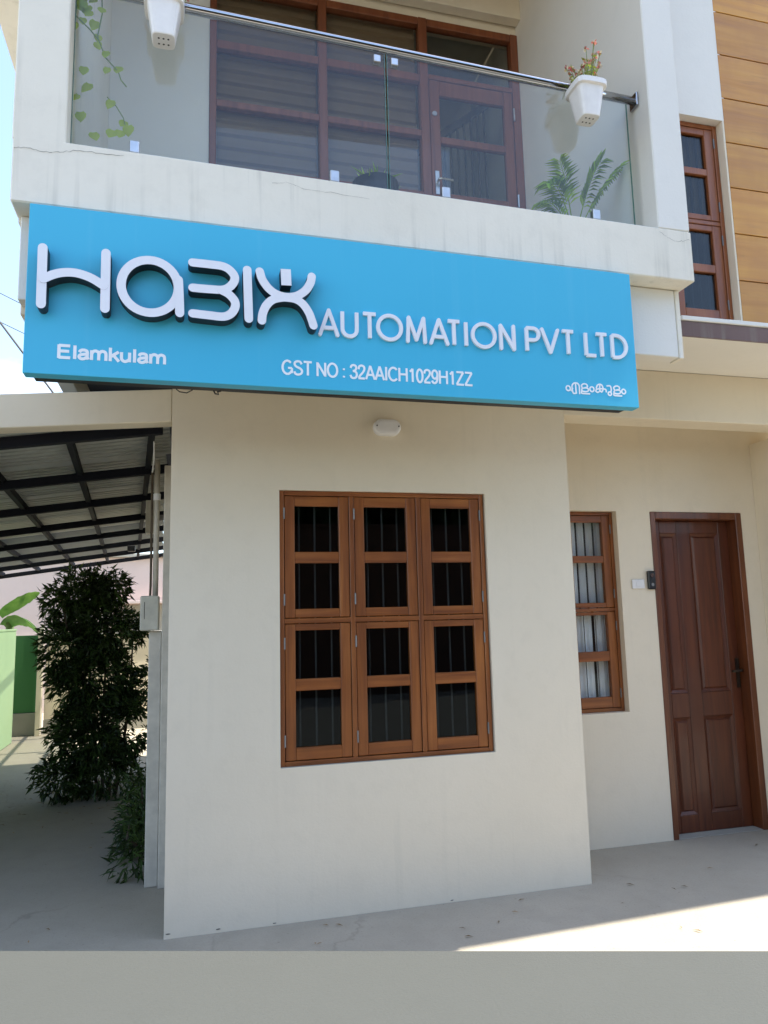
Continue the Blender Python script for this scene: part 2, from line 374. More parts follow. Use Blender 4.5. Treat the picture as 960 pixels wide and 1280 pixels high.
bx('balcony_back_wall', 'white', H, -.442, .19, YB, YB+.15, 3.401, 6.14, 0)
bx('partition_header', 'wall', H, .19, 2.49, YB+.02, YB+.15, 5.885, 6.14, 0)
bx('header_beam', 'wall', H, -.442, 2.49, YB-.08, YB-.001, 5.96, 6.14, .003)
MB().box(-1.40, 6.4, 0, 4.6, 6.2, 6.36).build('roof_slab', 'fascia', H, warp=lambda v: Vector((v.x, -1.005+.05*(v.x-3.8) if v.y < 1 else v.y, v.z)))  # unseen front eave stretched and skewed to draw the yard's shadow edge
for i in range(9):
    y0 = -.66 + i*.153
    bx('ceiling_board', 'plank', H, -.441, 2.489, y0, y0+.149, 6.15, 6.175, .003)
# upper room seen through the partition
bx('upper_room_wall', 'inner_pale', H, -.44, 2.49, 1.75, 1.85, 3.41, 6.14, 0)
bx('upper_room_ceiling', 'inner_pale', H, -.44, 2.49, YB+.151, 2.99, 6.15, 6.19, 0)
bx('upper_room_side', 'inner_pale', H, 2.50, 2.6, .97, 2.99, 3.41, 6.14, 0)
# right upper wall: recessed window bay and cladding
opn = (2.70, 3.114, 3.087, 4.327)
MB().holed(2.686, 3.113, 3.087, 6.2, -.54, -.40, [(2.70, 3.13, 3.0, 4.327)]).build('upper_wall', 'white', H)
bx('window_reveal', 'wall', H, 3.102, 3.114, -.5405, -.40, 3.087, 4.327, 0)
bx('cladding_backing', 'seam', H, 3.1145, 6.2, -.53, -.40, 3.087, 6.2, 0)
zz = [3.087] + [3.333+.286*i for i in range(10)]
for i in range(10):
    bx('cladding_board', 'clad', H, 3.115, 6.2, -.542, -.529, zz[i]+.003, zz[i+1]-.003, .0015)
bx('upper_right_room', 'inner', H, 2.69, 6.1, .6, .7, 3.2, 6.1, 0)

# --- windows
def bars_of(win, x0, x1, z0, z1, y, n, mat, r=.006):
    for k in range(n):
        x = x0+(x1-x0)*(k+1)/(n+1)
        MB().tube([(x, y, z0), (x, y, z1)], r, 6).build('bar', mat, win)
def sash(win, x0, x1, z0, z1, y, st, rt, rb, mid, midh, mv, mh, d=.036, hinge='l', gm='pane'):
    for a_ in (x0, x1-st): bx('stile', mv, win, a_, a_+st, y, y+d, z0, z1, .003)
    for a_, b_ in ((z0, z0+rb), (mid-midh/2, mid+midh/2), (z1-rt, z1)): bx('rail', mh, win, x0+st+.0004, x1-st-.0004, y+.0015, y+d-.001, a_+.0002, b_-.0002, .003)
    for a_, b_ in ((z0+rb, mid-midh/2), (mid+midh/2, z1-rt)):
        bx('pane', gm, win, x0+st-.004, x1-st+.004, y+d*.55, y+d*.55+.004, a_-.004, b_+.004, 0)
    hx = x0-.003 if hinge == 'l' else x1+.003
    for hz in (z0+.1*(z1-z0)+.03, z1-.1*(z1-z0)-.03):
        MB().tube([(hx, y-.004, hz-.03), (hx, y-.004, hz+.03)], .0045, 6).build('hinge', 'iron', win)

def frame(win, x0, x1, z0, z1, y, fw, mv, mh, d=.07, xm=(), zm=(), fm=.03):
    for a_ in (x0, x1-fw): bx('jamb', mv, win, a_, a_+fw, y, y+d, z0, z1, .003)
    for a_ in (z0, z1-fw): bx('head' if a_ > z0 else 'sill', mh, win, x0+fw+.0005, x1-fw-.0005, y+.001, y+d, a_, a_+fw, .003)
    for a_ in xm: bx('mullion', mv, win, a_-fm/2, a_+fm/2, y+.002, y+d, z0+fw, z1-fw, .003)
    for a_ in zm: bx('transom', mh, win, x0+fw, x1-fw, y+.004, y+d-.002, a_-fm/2, a_+fm/2, .003)

def part_empty(name, loc, parent, label=None):
    o = bpy.data.objects.new(name, None); COL.objects.link(o); o.parent = parent; o.location = Vector(loc)-origin(parent); o.empty_display_size = .05
    if label: o['label'] = label
    return o

x0, x1, z0, z1 = wins
wn = part_empty('window', (1.14, .02, z0), H, 'large teak window of twelve dark panes')
YW = .014
frame(wn, x0+.001, x1-.006, z0+.001, z1-.001, YW, .024, 'teak', 'teak_h', xm=(.946, 1.327), fm=.026, zm=(1.470,))
cx = [(.582, .930), (.962, 1.311), (1.343, 1.689)]
for i, (a_, b_) in enumerate(cx):
    hg = 'r' if i == 2 else 'l'
    sash(wn, a_, b_, 1.486, 2.133, YW+.006, .054, .054, .046, 1.803, .060, 'teak', 'teak_h', hinge=hg)
    sash(wn, a_, b_, .765, 1.454, YW+.006, .054, .034, .062, 1.141, .060, 'teak', 'teak_h', hinge=hg)
    bars_of(wn, a_, b_, .77, 2.13, YW+.085, 3, 'iron', .0055)
bx('weather_strip', 'grey', wn, x0+.004, x1-.01, .001, YW-.001, z0-.006, z0+.003, 0)

x0, x1, z0, z1 = side_o
sw = part_empty('window', (2.7, REC, z0), H, 'narrow teak window with white curtain behind')
YS = REC+.05
frame(sw, x0+.001, x1-.001, z0+.001, z1-.001, YS, .022, 'teak', 'teak_h', zm=(1.49,), fm=.024)
sash(sw, 2.522, 2.868, 1.505, 2.125, YS+.006, .058, .046, .032, 1.828, .046, 'teak', 'teak_h', hinge='r', gm='pane_clear')
sash(sw, 2.522, 2.868, .850, 1.476, YS+.006, .058, .022, .070, 1.184, .064, 'teak', 'teak_h', hinge='r', gm='pane_clear')
bars_of(sw, 2.57, 2.83, 1.5, 2.12, YS+.052, 3, 'blackbar', .006)
bars_of(sw, 2.57, 2.83, .86, 1.47, YS+.052, 2, 'iron', .004)
def curtain(parent, xa, xb, za, zb, y, amp, k, ph=0.):
    n = 60; m_ = MB()
    for i in range(n):
        for (u0, u1) in ((i/n, (i+1)/n),):
            f_ = lambda u: amp*math.sin(u*k*6.283+ph)+amp*.4*math.sin(u*k*15.1+1+ph)
            m_.quad([(xa+(xb-xa)*u0, y+f_(u0), za), (xa+(xb-xa)*u1, y+f_(u1), za), (xa+(xb-xa)*u1, y+f_(u1)*.7, zb), (xa+(xb-xa)*u0, y+f_(u0)*.7, zb)])
    return m_.build('curtain', 'curtain', parent, smooth=True, weld=True)
curtain(sw, 2.50, 2.73, .86, 1.48, YS+.082, .010, 4)
curtain(sw, 2.755, 2.885, .86, 1.48, YS+.084, .010, 2)
curtain(sw, 2.50, 2.885, 1.49, 2.14, YS+.088, .010, 5, .8)

uw = part_empty('window', (2.9, -.49, 3.09), H, 'tall upper teak window beside the wood cladding')
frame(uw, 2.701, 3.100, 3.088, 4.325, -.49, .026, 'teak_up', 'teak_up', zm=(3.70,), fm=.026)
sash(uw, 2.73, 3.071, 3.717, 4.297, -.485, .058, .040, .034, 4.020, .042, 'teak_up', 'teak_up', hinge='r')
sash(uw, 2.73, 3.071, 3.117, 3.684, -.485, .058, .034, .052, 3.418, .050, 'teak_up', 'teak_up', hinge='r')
bars_of(uw, 2.76, 3.04, 3.12, 4.29, -.440, 4, 'blackbar', .007)
curtain(uw, 2.72, 3.09, 3.72, 4.30, -.395, .008, 5).data.materials[0] = MT['blind']

# --- balcony partition (red stained frame, tinted glass) with its door
pt = part_empty('partition', (1.3, YB, 3.401), H, 'red wood framed glass partition behind the balcony')
P0, P1 = .192, 2.488
ZF, ZT = 3.402, 5.883
for a_, b_ in ((P0, P0+.045), (.940, 1.000), (1.690, 1.755), (2.428, P1)):
    bx('post', 'redwood', pt, a_, b_, YB-.012, YB+.06, ZF, ZT, .004)
for a_, b_ in ((5.822, ZT), (5.358, 5.418), (4.922, 4.972), (4.42, 4.492), (ZF, 3.52)):
    for (u, v_) in ((P0+.045, .940), (1.0, 1.690)):
        bx('rail', 'redwood', pt, u+.0005, v_-.0005, YB-.008, YB+.055, a_, b_, .004)
for a_, b_ in ((5.822, ZT), (5.392, 5.430)):
    bx('rail', 'redwood', pt, 1.7555, 2.4275, YB-.008, YB+.055, a_, b_, .004)
for (u, v_) in ((P0+.04, .945), (.995, 1.695)):
    for a_, b_ in ((5.41, 5.83), (4.965, 5.365), (4.485, 4.93), (3.51, 4.43)):
        bx('pane', 'pane_up', pt, u, v_, YB+.03, YB+.036, a_, b_, 0)
bx('pane', 'pane_up', pt, 1.75, 2.433, YB+.03, YB+.036, 5.425, 5.83, 0)
for (u, v_) in ((P0+.05, .935), (1.005, 1.685)):
    m_ = MB(); n_ = 24; zb = [3.50+(5.85-3.50)*k/n_ for k in range(n_+1)]
    for k in range(n_): m_.quad([(u, YB+.075, zb[k]+.012), (v_, YB+.075, zb[k]+.012), (v_, YB+.098, zb[k+1]), (u, YB+.098, zb[k+1])]); m_.quad([(u, YB+.098, zb[k+1]), (v_, YB+.098, zb[k+1]), (v_, YB+.075, zb[k+1]+.012), (u, YB+.075, zb[k+1]+.012)])
    m_.build('blind', 'blind', pt, weld=True)
dr = part_empty('balcony_door', (2.1, YB, ZF), H, 'red wood balcony door with two glass panes')
for a_, b_ in ((1.760, 1.838), (2.352, 2.423)): bx('stile', 'redwood', dr, a_, b_, YB-.004, YB+.04, ZF+.01, 5.388, .004)
for a_, b_ in ((5.272, 5.386), (4.890, 4.945), (4.42, 4.50), (ZF+.012, 3.60)): bx('rail', 'redwood', dr, 1.8385, 2.3515, YB-.002, YB+.038, a_, b_, .004)
for a_, b_ in ((4.94, 5.277), (4.495, 4.895), (3.595, 4.425)): bx('pane', 'pane_up', dr, 1.834, 2.356, YB+.018, YB+.024, a_, b_, 0)
h_ = MB().box(1.783, 1.812, YB-.012, YB-.003, 4.48, 4.66); h_.tube([(1.798, YB-.012, 4.575), (1.798, YB-.055, 4.575), (1.815, YB-.06, 4.575), (1.90, YB-.06, 4.568)], .009, 8); h_.build('handle', 'satin', dr, 0)
MB().box(1.835, 1.885, YB-.03, YB-.003, 4.44, 4.52).build('latch', 'satin', dr, .004)
MB().tube([(1.795, YB-.012, 5.115), (1.795, YB-.003, 5.115)], .018, 14).build('lock', 'satin', dr)
for z_ in (5.2, 4.5): MB().tube([(2.426, YB-.018, z_-.05), (2.426, YB-.018, z_+.05)], .007, 8).build('hinge', 'satin', dr)
# indoor stair seen through the door glass
s_ = part_empty('indoor_stair', (2.0, 2.2, 3.41), H, 'indoor stair with thin railing behind the glass')
A0, A1 = Vector((1.5, 1.35, 3.95)), Vector((2.46, 1.35, 4.75))
MB().bar(A0+Vector((0,0,.95)), A1+Vector((0,0,.95)), .05, .05).build('handrail', 'blackbar', s_)
MB().bar(A0, A1, .06, .12).build('stringer', 'blackbar', s_)
for k in range(16):
    p_ = A0.lerp(A1, (k+.5)/16); MB().tube([p_, p_+Vector((0,0,.95))], .010, 6).build('baluster', 'blackbar', s_)

# --- panelled front door
fd = part_empty('front_door', (3.52, REC, 0), H, 'dark mahogany panelled front door in teak frame')
dx0, dx1 = door_o[0], door_o[1]
bx('jamb', 'teak_dark', fd, dx0+.001, dx0+.040, REC-.006, REC+.13, .001, 2.149, .004)
bx('jamb', 'teak_dark', fd, dx1-.050, dx1-.001, REC-.006, REC+.13, .001, 2.149, .004)
bx('head', 'teak_dark', fd, dx0+.0405, dx1-.0505, REC-.006, REC+.13, 2.10, 2.149, .004)
L0, L1 = dx0+.0405, dx1-.0505; DY = REC+.085
bx('leaf_core', 'door', fd, L0+.001, L1-.001, DY+.016, DY+.04, .006, 2.098, 0)
cols = ((L0+.085, 3.415), (3.520, 3.760))
for a_, b_ in ((L0+.001, L0+.085), (3.415, 3.520), (3.760, L1-.001)): bx('stile', 'door', fd, a_, b_, DY, DY+.016, .006, 2.098, .003)
for (a_, b_) in cols:
    for c_, d_ in ((.006, .118), (.750, .912), (2.010, 2.098)): bx('rail', 'door', fd, a_+.0003, b_-.0003, DY+.001, DY+.016, c_, d_, .003)
    for c_, d_ in ((.118, .750), (.912, 2.010)):
        m_ = MB(); q0 = (a_+.002, b_-.002, c_+.002, d_-.002); q1 = (a_+.022, b_-.022, c_+.022, d_-.022); q2 = (a_+.034, b_-.034, c_+.034, d_-.034)
        ring = lambda q, y: [(q[0], y, q[2]), (q[1], y, q[2]), (q[1], y, q[3]), (q[0], y, q[3])]
        rs_ = [ring(q0, DY+.004), ring(q1, DY+.0155), ring(q2, DY+.004)]
        for u in range(2):
            for k in range(4): m_.quad([rs_[u][k], rs_[u][(k+1) % 4], rs_[u+1][(k+1) % 4], rs_[u+1][k]])
        m_.quad(rs_[2]); m_.build('panel', 'door', fd, weld=True)
hh = MB().box(3.808, 3.834, DY-.008, DY-.0005, .93, 1.13); hh.tube([(3.821, DY-.008, 1.05), (3.821, DY-.05, 1.05), (3.805, DY-.055, 1.05), (3.735, DY-.055, 1.046)], .009, 8); hh.build('handle', 'bronze', fd)
bx('threshold', 'grey', fd, dx0+.041, dx1-.051, REC+.0, REC+.16, .0005, .005, 0)

# --- cracks in the balcony plaster
def crack(pts, wd, y):
    m_ = MB(); ps = []
    for (a_, b_) in zip(pts, pts[1:]):
        for k in range(6):
            t = k/6; ps.append((a_[0]+(b_[0]-a_[0])*t, a_[1]+(b_[1]-a_[1])*t + random.uniform(-.004, .004)))
    for i in range(len(ps)-1):
        w0 = wd*(.4+.6*random.random()); p, q = ps[i], ps[i+1]
        m_.quad([(p[0], y, p[1]-w0), (q[0], y, q[1]-w0), (q[0], y, q[1]+w0*.4), (p[0], y, p[1]+w0*.4)])
    m_.build('crack', 'crack', H)
crack([(-.645, 3.489), (-.59, 3.497), (-.527, 3.486), (-.464, 3.492), (-.385, 3.515), (-.287, 3.510), (-.188, 3.520)], .0016, -.7022)
crack([(2.491, 3.471), (2.53, 3.45), (2.59, 3.428), (2.64, 3.436), (2.681, 3.448)], .0014, -.7022)
crack([(.443, 3.47), (.517, 3.488), (.591, 3.466), (.743, 3.461), (.937, 3.454)], .0010, -.7022)

for (x_, z_, w_, h_) in ((.020, .022, .012, .0035), (.25, .016, .014, .0035), (.52, .010, .010, .003), (1.44, .010, .010, .003)):
    m_ = MB(); ps = [(x_+w_*math.cos(t)*random.uniform(.6, 1.1), -.0012, z_+h_*math.sin(t)*random.uniform(.6, 1.1)) for t in [6.283*k/9 for k in range(9)]]; m_.quad(ps); m_.build('plaster_chip', 'crack', H)

# ------------------------------------------------------------------ balcony railing
RL = empty('balcony_railing', (1.0, -.585, 3.521), 'frameless glass balcony railing with polished steel handrail', 'railing')
YG = -.585
def sagb(v): return Vector((v.x, v.y, v.z - (v.x-1)*(.0155 + .0175*max(0, (v.z-3.52)/.87))))
for a_, b_ in ((-.440, 1.030), (1.042, 2.428)):
    gp = bx('glass_panel', 'rail_glass', RL, a_, b_, YG-.005, YG+.005, 3.522, 4.340, 0, warp=sagb)
    for e_ in (a_, b_): bx('edge', 'glass_edge', gp, e_-.0012, e_+.0012, YG-.0045, YG+.0045, 3.523, 4.333, 0, warp=sagb)
MB().tube([(-.44+2.914*k/8, YG, 4.362) for k in range(9)], .023, 20).build('handrail', 'steel', RL, smooth=True, warp=sagb)
bx('end_bracket', 'steel', RL, 2.4745, 2.489, YG-.036, YG+.036, 4.315, 4.40, .004, warp=sagb)
for x_ in (-.17, .759, 1.334, 2.188): bx('clamp', 'satin', RL, x_-.022, x_+.022, YG-.018, YG+.018, 3.580, 3.640, .004, warp=sagb)
for x_ in (.99, 1.082): bx('clip', 'satin', RL, x_-.018, x_+.018, YG-.014, YG+.014, 4.275, 4.315, .003, warp=sagb)

# ------------------------------------------------------------------ signboard
SG = empty('signboard', (.85, -.66, 2.49), 'wide sky blue signboard with raised white company name under the balcony', 'signboard')
YSG = -.73
def sgz(v):
    t = (v.z-2.491)/.722; return Vector((v.x, v.y, v.z - (v.x-.85)*(.002+.0095*t)))
bx('panel', 'sign', SG, -.567, 2.270, YSG, -.668, 2.491, 3.213, .002, warp=sgz)
bx('back_frame', 'blackbar', SG, -.54, 2.235, -.6675, -.600, 2.497, 3.20, .002, warp=sgz)
def catmull(ps, n=6):
    if len(ps) < 3: return [Vector(p) for p in ps]
    ps = [Vector(p) for p in ps]; q = [ps[0]*2-ps[1]] + ps + [ps[-1]*2-ps[-2]]; o = []
    for i in range(1, len(q)-2):
        for k in range(n):
            t = k/n; a_, b_, c_, d_ = q[i-1], q[i], q[i+1], q[i+2]
            o.append(.5*((2*b_)+(c_-a_)*t+(2*a_-5*b_+4*c_-d_)*t*t+(3*b_-a_-3*c_+d_)*t**3))
    return o+[ps[-1]]
def stroke(mb, pts, wd, yf, yb, cap='round', smooth=True):
    ps = catmull(pts) if smooth else [Vector(p) for p in pts]
    L_, R_ = [], []
    for i, p in enumerate(ps):
        if 0 < i < len(ps)-1:
            d0 = (p-ps[i-1]).normalized(); d1 = (ps[i+1]-p).normalized(); d = (d0+d1).normalized(); kk = 1/max(.5, d.dot(d1))
        else: d = (ps[min(i+1, len(ps)-1)]-ps[max(i-1, 0)]).normalized(); kk = 1
        n_ = Vector((-d.y, d.x)); L_.append(p+n_*wd/2*kk); R_.append(p-n_*wd/2*kk)
    c1, c0 = [], []
    if cap == 'round':
        for (c_, p, d) in ((c1, ps[-1], (ps[-1]-ps[-2]).normalized()), (c0, ps[0], (ps[0]-ps[1]).normalized())):
            n_ = Vector((-d.y, d.x))
            for k in range(1, 8): t = math.pi*k/8; c_.append(p + (n_*math.cos(t)+d*math.sin(t))*wd/2)
    loop = L_ + c1 + R_[::-1] + c0
    N = len(loop); n = len(mb.v)
    for y in (yf, yb): mb.v += [Vector((q.x, y, q.y)) for q in loop]
    nl = len(L_)
    # face as quads along the ribbon plus cap fans
    idx = lambda i: n+i
    for i in range(nl-1):
        mb.f.append((idx(i), idx(i+1), idx(nl+len(c1)+nl-1-(i+1)), idx(nl+len(c1)+nl-1-i))[::-1]); mb.mi.append(0)
    if c1: mb.f.append(tuple(idx(k) for k in range(nl-1, nl+len(c1)+1))[::-1]); mb.mi.append(0)
    if c0: mb.f.append(tuple([idx(0)] + [idx(k) for k in range(2*nl+len(c1)-1, N)])); mb.mi.append(0)
    for i in range(N):
        j = (i+1) % N; mb.f.append((n+i, n+j, n+N+j, n+N+i)); mb.mi.append(1)
def ring(mb, c, rx, rz, wd, yf, yb, N=48, tilt=0.):
    n = len(mb.v)
    for (kx, kz, y) in ((rx+wd/2, rz+wd/2, yf), (rx-wd/2, rz-wd/2, yf), (rx-wd/2, rz-wd/2, yb), (rx+wd/2, rz+wd/2, yb)):
        for k in range(N): t = 2*math.pi*k/N; mb.v.append(Vector((c[0]+kx*math.cos(t), y, c[1]+kz*math.sin(t)+tilt*kx*math.cos(t))))
    for k in range(N):
        j = (k+1) % N
        mb.f.append((n+k, n+N+k, n+N+j, n+j)[::-1]); mb.mi.append(0)
        mb.f.append((n+N+k, n+2*N+k, n+2*N+j, n+N+j)[::-1]); mb.mi.append(1)
        mb.f.append((n+k, n+j, n+3*N+j, n+3*N+k)[::-1]); mb.mi.append(1)
YL, YLB = -.790, -.7305; WL = .037
mats2 = ['letter', 'letter_side']
def letter(strokes, wd=WL, yl=YL, ylb=YLB, rings=(), cap='round', mats=mats2, step=.0008, smooth=True):
    m_ = MB(); k = 0
    for r_ in rings: ring(m_, r_[0], r_[1], r_[2], wd, yl-k*step, ylb); k += 1
    for s_ in strokes: stroke(m_, s_, wd, yl-k*step, ylb, cap, smooth); k += 1
    return m_.build('letter', mats, SG)
letter([[(-.499, 3.008), (-.497, 2.766)], [(-.256, 3.010), (-.254, 2.767)], [(-.492, 2.874), (-.451, 2.897), (-.415, 2.908), (-.379, 2.911), (-.342, 2.905), (-.304, 2.891), (-.262, 2.866)]])
letter([[(.036, 2.92), (.040, 2.85), (.043, 2.773)]], rings=[((-.079, 2.881), .1145, .1165)])
letter([[(.093, 3.005), (.164, 3.004), (.219, 3.001), (.252, 2.984), (.271, 2.954), (.259, 2.920), (.225, 2.895), (.165, 2.891), (.095, 2.891)], [(.216, 2.890), (.246, 2.875), (.270, 2.848), (.273, 2.820), (.256, 2.789), (.223, 2.772), (.166, 2.773), (.096, 2.776)]])
letter([[(.324, 2.995), (.331, 2.772)]])
letter([[(.378, 2.993), (.39, 2.955), (.42, 2.915), (.456, 2.893), (.5, 2.886), (.544, 2.897), (.58, 2.925), (.601, 2.961), (.608, 2.992)], [(.387, 2.768), (.391, 2.801), (.407, 2.839), (.434, 2.867), (.473, 2.880), (.5, 2.882), (.536, 2.878), (.568, 2.858), (.593, 2.821), (.605, 2.789), (.613, 2.763)]])
MB_ = MB(); stroke(MB_, [(.4915, 3.014), (.4945, 2.938)], .045, YL-.003, YLB, 'flat', False); MB_.build('letter', mats2, SG)
# second line in thin geometric capitals
YT, YTB, WT = -.7425, -.7305, .0170
B0, B1 = 2.747, 2.862
bz = lambda x: -.005*(x-.64)
def cap_letter(ch, a_, b_):
    o_ = bz((a_+b_)/2); lo, hi, md = B0+o_, B1+o_, (B0+B1)/2+o_; c_ = (a_+b_)/2; rg = []; st = []
    if ch == 'A': st = [[(a_, lo), (c_, hi)], [(b_, lo), (c_, hi)], [(a_+.024, lo+.032), (b_-.024, lo+.032)]]
    elif ch == 'U':
        r_ = (b_-a_)/2; st = [[(a_, hi), (a_, lo+r_)] + [(c_-r_*math.cos(t), lo+r_-r_*math.sin(t)) for t in [math.pi*k/12 for k in range(1, 12)]] + [(b_, lo+r_), (b_, hi)]]
    elif ch == 'T': st = [[(a_, hi), (b_, hi)], [(c_, hi), (c_, lo)]]
    elif ch == 'O': rg = [((c_, md), (b_-a_)/2, (hi-lo)/2)]
    elif ch == 'M': st = [[(a_, lo), (a_+.006, hi)], [(a_+.006, hi), (c_, lo+.01)], [(c_, lo+.01), (b_-.006, hi)], [(b_-.006, hi), (b_, lo)]]
    elif ch == 'I': st = [[(c_, hi), (c_, lo)]]
    elif ch == 'N': st = [[(a_, lo), (a_, hi)], [(a_, hi), (b_, lo)], [(b_, lo), (b_, hi)]]
    elif ch == 'P':
        r_ = .030; st = [[(a_, lo), (a_, hi)], [(a_, hi), (b_-r_, hi)] + [(b_-r_+r_*math.sin(t), hi-r_+r_*math.cos(t)) for t in [math.pi*k/10 for k in range(1, 10)]] + [(b_-r_, hi-2*r_), (a_, hi-2*r_)]]
    elif ch == 'V': st = [[(a_, hi), (c_, lo)], [(c_, lo), (b_, hi)]]
    elif ch == 'L': st = [[(a_, hi), (a_, lo)], [(a_, lo), (b_, lo)]]
    elif ch == 'D':
        r_ = (hi-lo)/2; st = [[(a_, lo), (a_, hi)], [(a_, hi), (b_-r_, hi)] + [(b_-r_+r_*math.sin(t), md+r_*math.cos(t)) for t in [math.pi*k/14 for k in range(1, 14)]] + [(b_-r_, lo), (a_, lo)]]
    letter(st, WT, YT, YTB, rg, 'round' if ch in 'AVMN' else 'flat', ['letter', 'letter'], .0004, False)
hw = WT/2
for ch, a_, b_ in (('A', .643, .740), ('U', .746, .830), ('T', .844, .920), ('O', .913, 1.041), ('M', 1.055, 1.156), ('A', 1.168, 1.267), ('T', 1.255, 1.329), ('I', 1.343, 1.363), ('O', 1.378, 1.509),
                   ('N', 1.523, 1.607), ('P', 1.659, 1.740), ('V', 1.741, 1.843), ('T', 1.852, 1.928), ('L', 1.979, 2.048), ('T', 2.039, 2.113), ('D', 2.127, 2.222)):
    cap_letter(ch, a_+hw, b_-hw)
def arc(cx_, cz_, rx, rz_, a0, a1, n=12): return [(cx_+rx*math.cos(R(a0+(a1-a0)*k/n)), cz_+rz_*math.sin(R(a0+(a1-a0)*k/n))) for k in range(n+1)]
GL = {   # advance, strokes on a unit capital height (smooth strokes marked with a leading True)
 'G': (.78, [arc(.36, .5, .33, .48, 45, 330) + [(.67, .30)], [(.67, .10), (.67, .46)], [(.67, .46), (.40, .46)]]),
 'S': (.68, [[True, (.56, .78), (.45, .95), (.28, .98), (.11, .90), (.08, .74), (.18, .60), (.34, .52), (.50, .43), (.58, .27), (.50, .09), (.30, .02), (.13, .08), (.05, .24)]]),
 'T': (.62, [[(.02, .97), (.58, .97)], [(.30, .97), (.30, 0)]]), 'N': (.74, [[(.08, 0), (.08, 1)], [(.08, .97), (.62, .03)], [(.62, 0), (.62, 1)]]),
 'O': (.80, [arc(.39, .5, .33, .48, 0, 360, 28)]), ' ': (.27, []), ':': (.27, [[(.12, .02), (.12, .14)], [(.12, .56), (.12, .68)]]),
 '3': (.57, [[True, (.06, .76), (.14, .93), (.28, .98), (.43, .91), (.46, .75), (.38, .60), (.22, .54)], [True, (.22, .54), (.40, .50), (.50, .32), (.44, .10), (.27, .02), (.12, .07), (.04, .24)]]),
 '2': (.57, [[True, (.06, .70), (.11, .90), (.27, .98), (.44, .90), (.47, .70), (.36, .48), (.18, .26), (.06, .06)], [(.04, .03), (.50, .03)]]),
 'A': (.68, [[(.02, 0), (.33, 1)], [(.33, 1), (.64, 0)], [(.15, .33), (.51, .33)]]), 'I': (.27, [[(.12, 0), (.12, 1)]]),
 'C': (.74, [arc(.38, .5, .33, .48, 42, 318, 20)]), 'H': (.74, [[(.08, 0), (.08, 1)], [(.62, 0), (.62, 1)], [(.08, .53), (.62, .53)]]),
 '1': (.57, [[(.12, .76), (.32, .98)], [(.32, 1), (.32, 0)]]), '0': (.57, [arc(.28, .5, .21, .48, 0, 360, 24)]),
 '9': (.57, [arc(.27, .67, .20, .31, 0, 360, 22), [True, (.47, .66), (.46, .38), (.39, .12), (.25, .02), (.12, .07), (.06, .20)]]),
 'Z': (.66, [[(.05, .97), (.58, .97)], [(.57, .96), (.05, .04)], [(.03, .03), (.60, .03)]]),
 'E': (.72, [[(.09, 0), (.09, 1)], [(.09, .94), (.62, .94)], [(.09, .53), (.58, .53)], [(.09, .06), (.64, .06)]]),
 'l': (.28, [[(.13, 0), (.13, 1)]]),
 'a': (.58, [[True, (.07, .52), (.14, .66), (.28, .70), (.42, .64), (.45, .48), (.45, .20), (.50, .02)], [True, (.44, .42), (.30, .39), (.12, .33), (.06, .18), (.15, .05), (.30, .06), (.44, .20)]]),
 'm': (.90, [[(.08, 0), (.08, .72)], [True, (.08, .44), (.14, .62), (.27, .69), (.40, .60), (.43, .40), (.43, .2), (.43, 0)], [True, (.43, .44), (.50, .62), (.62, .69), (.75, .60), (.78, .40), (.78, .2), (.78, 0)]]),
 'k': (.56, [[(.09, 0), (.09, 1)], [(.50, .72), (.12, .34)], [(.24, .46), (.52, 0)]]),
 'u': (.60, [[True, (.08, .72), (.08, .4), (.10, .18), (.22, .04), (.36, .08), (.47, .22), (.48, .40)], [(.48, .72), (.48, 0)]]),
}
def line(name, body, xa, xb, za, ht, wd, slope=0.):
    kx = (xb-xa)/(sum(GL[c][0] for c in body)-.06); x = xa; n = 0
    for c in body:
        m_ = MB()
        for s_ in GL[c][1]:
            sm_ = s_[0] is True; ps = s_[1:] if sm_ else s_
            stroke(m_, [(x+p[0]*kx, za+p[1]*ht+slope*(x-xa)) for p in ps], wd, -.7316-.0001*(n % 4), -.7304, 'flat', sm_); n += 1
            if c == ':': m_.build('colon_dot', ['print', 'print'], SG); m_ = MB()
        if m_.v: m_.build(name, ['print', 'print'], SG)
        x += GL[c][0]*kx
line('small_letter', 'Elamkulam', -.440, -.012, 2.564, .058, .0125)
line('small_letter', 'GST NO : 32AAICH1029H1ZZ', .481, 1.378, 2.553, .064, .0098, -.003)
def mal(strokes, dxx=0, dyy=0):
    m_ = MB()
    for n, st_ in enumerate(strokes):
        if len(st_) == 1:
            x_, y_, a_, b_ = st_[0]; x_ += dxx; y_ += dyy
            ring(m_, (1.866+(x_-160)*.000568, 2.567-(y_-.05*(x_-183)-158)*.00051), a_*.000568, b_*.00051, .0074, -.7316-.0002*n, -.7304, 20); continue
        ps = []
        for (cx_, cy_) in st_:
            cx_ += dxx; cy_ += dyy
            ps.append((1.866+(cx_-160)*.000568, 2.567-(cy_-.05*(cx_-183)-158)*.00051))
        stroke(m_, ps, .0074, -.7316-.0002*n, -.7304, 'round', True)
    m_.build('small_letter', ['print', 'print'], SG)
el = lambda x, y, a_, b_: [(x, y, a_, b_)]
LA = [[(322, 156), (312, 130), (335, 112), (362, 118), (369, 140), (345, 152), (318, 158)], [(318, 158), (312, 178), (335, 190), (368, 187), (378, 168), (362, 154), (345, 152)], [(310, 186), (312, 206), (345, 210), (386, 212)]]
mal([el(183, 158, 20, 24), [(203, 170), (214, 180), (224, 160)], [(258, 206), (232, 208), (222, 180), (222, 130), (245, 105), (276, 110), (290, 138), (290, 175), (290, 210)], [(255, 110), (256, 160), (257, 205)]])
mal(LA); mal([el(412, 165, 20, 24)])
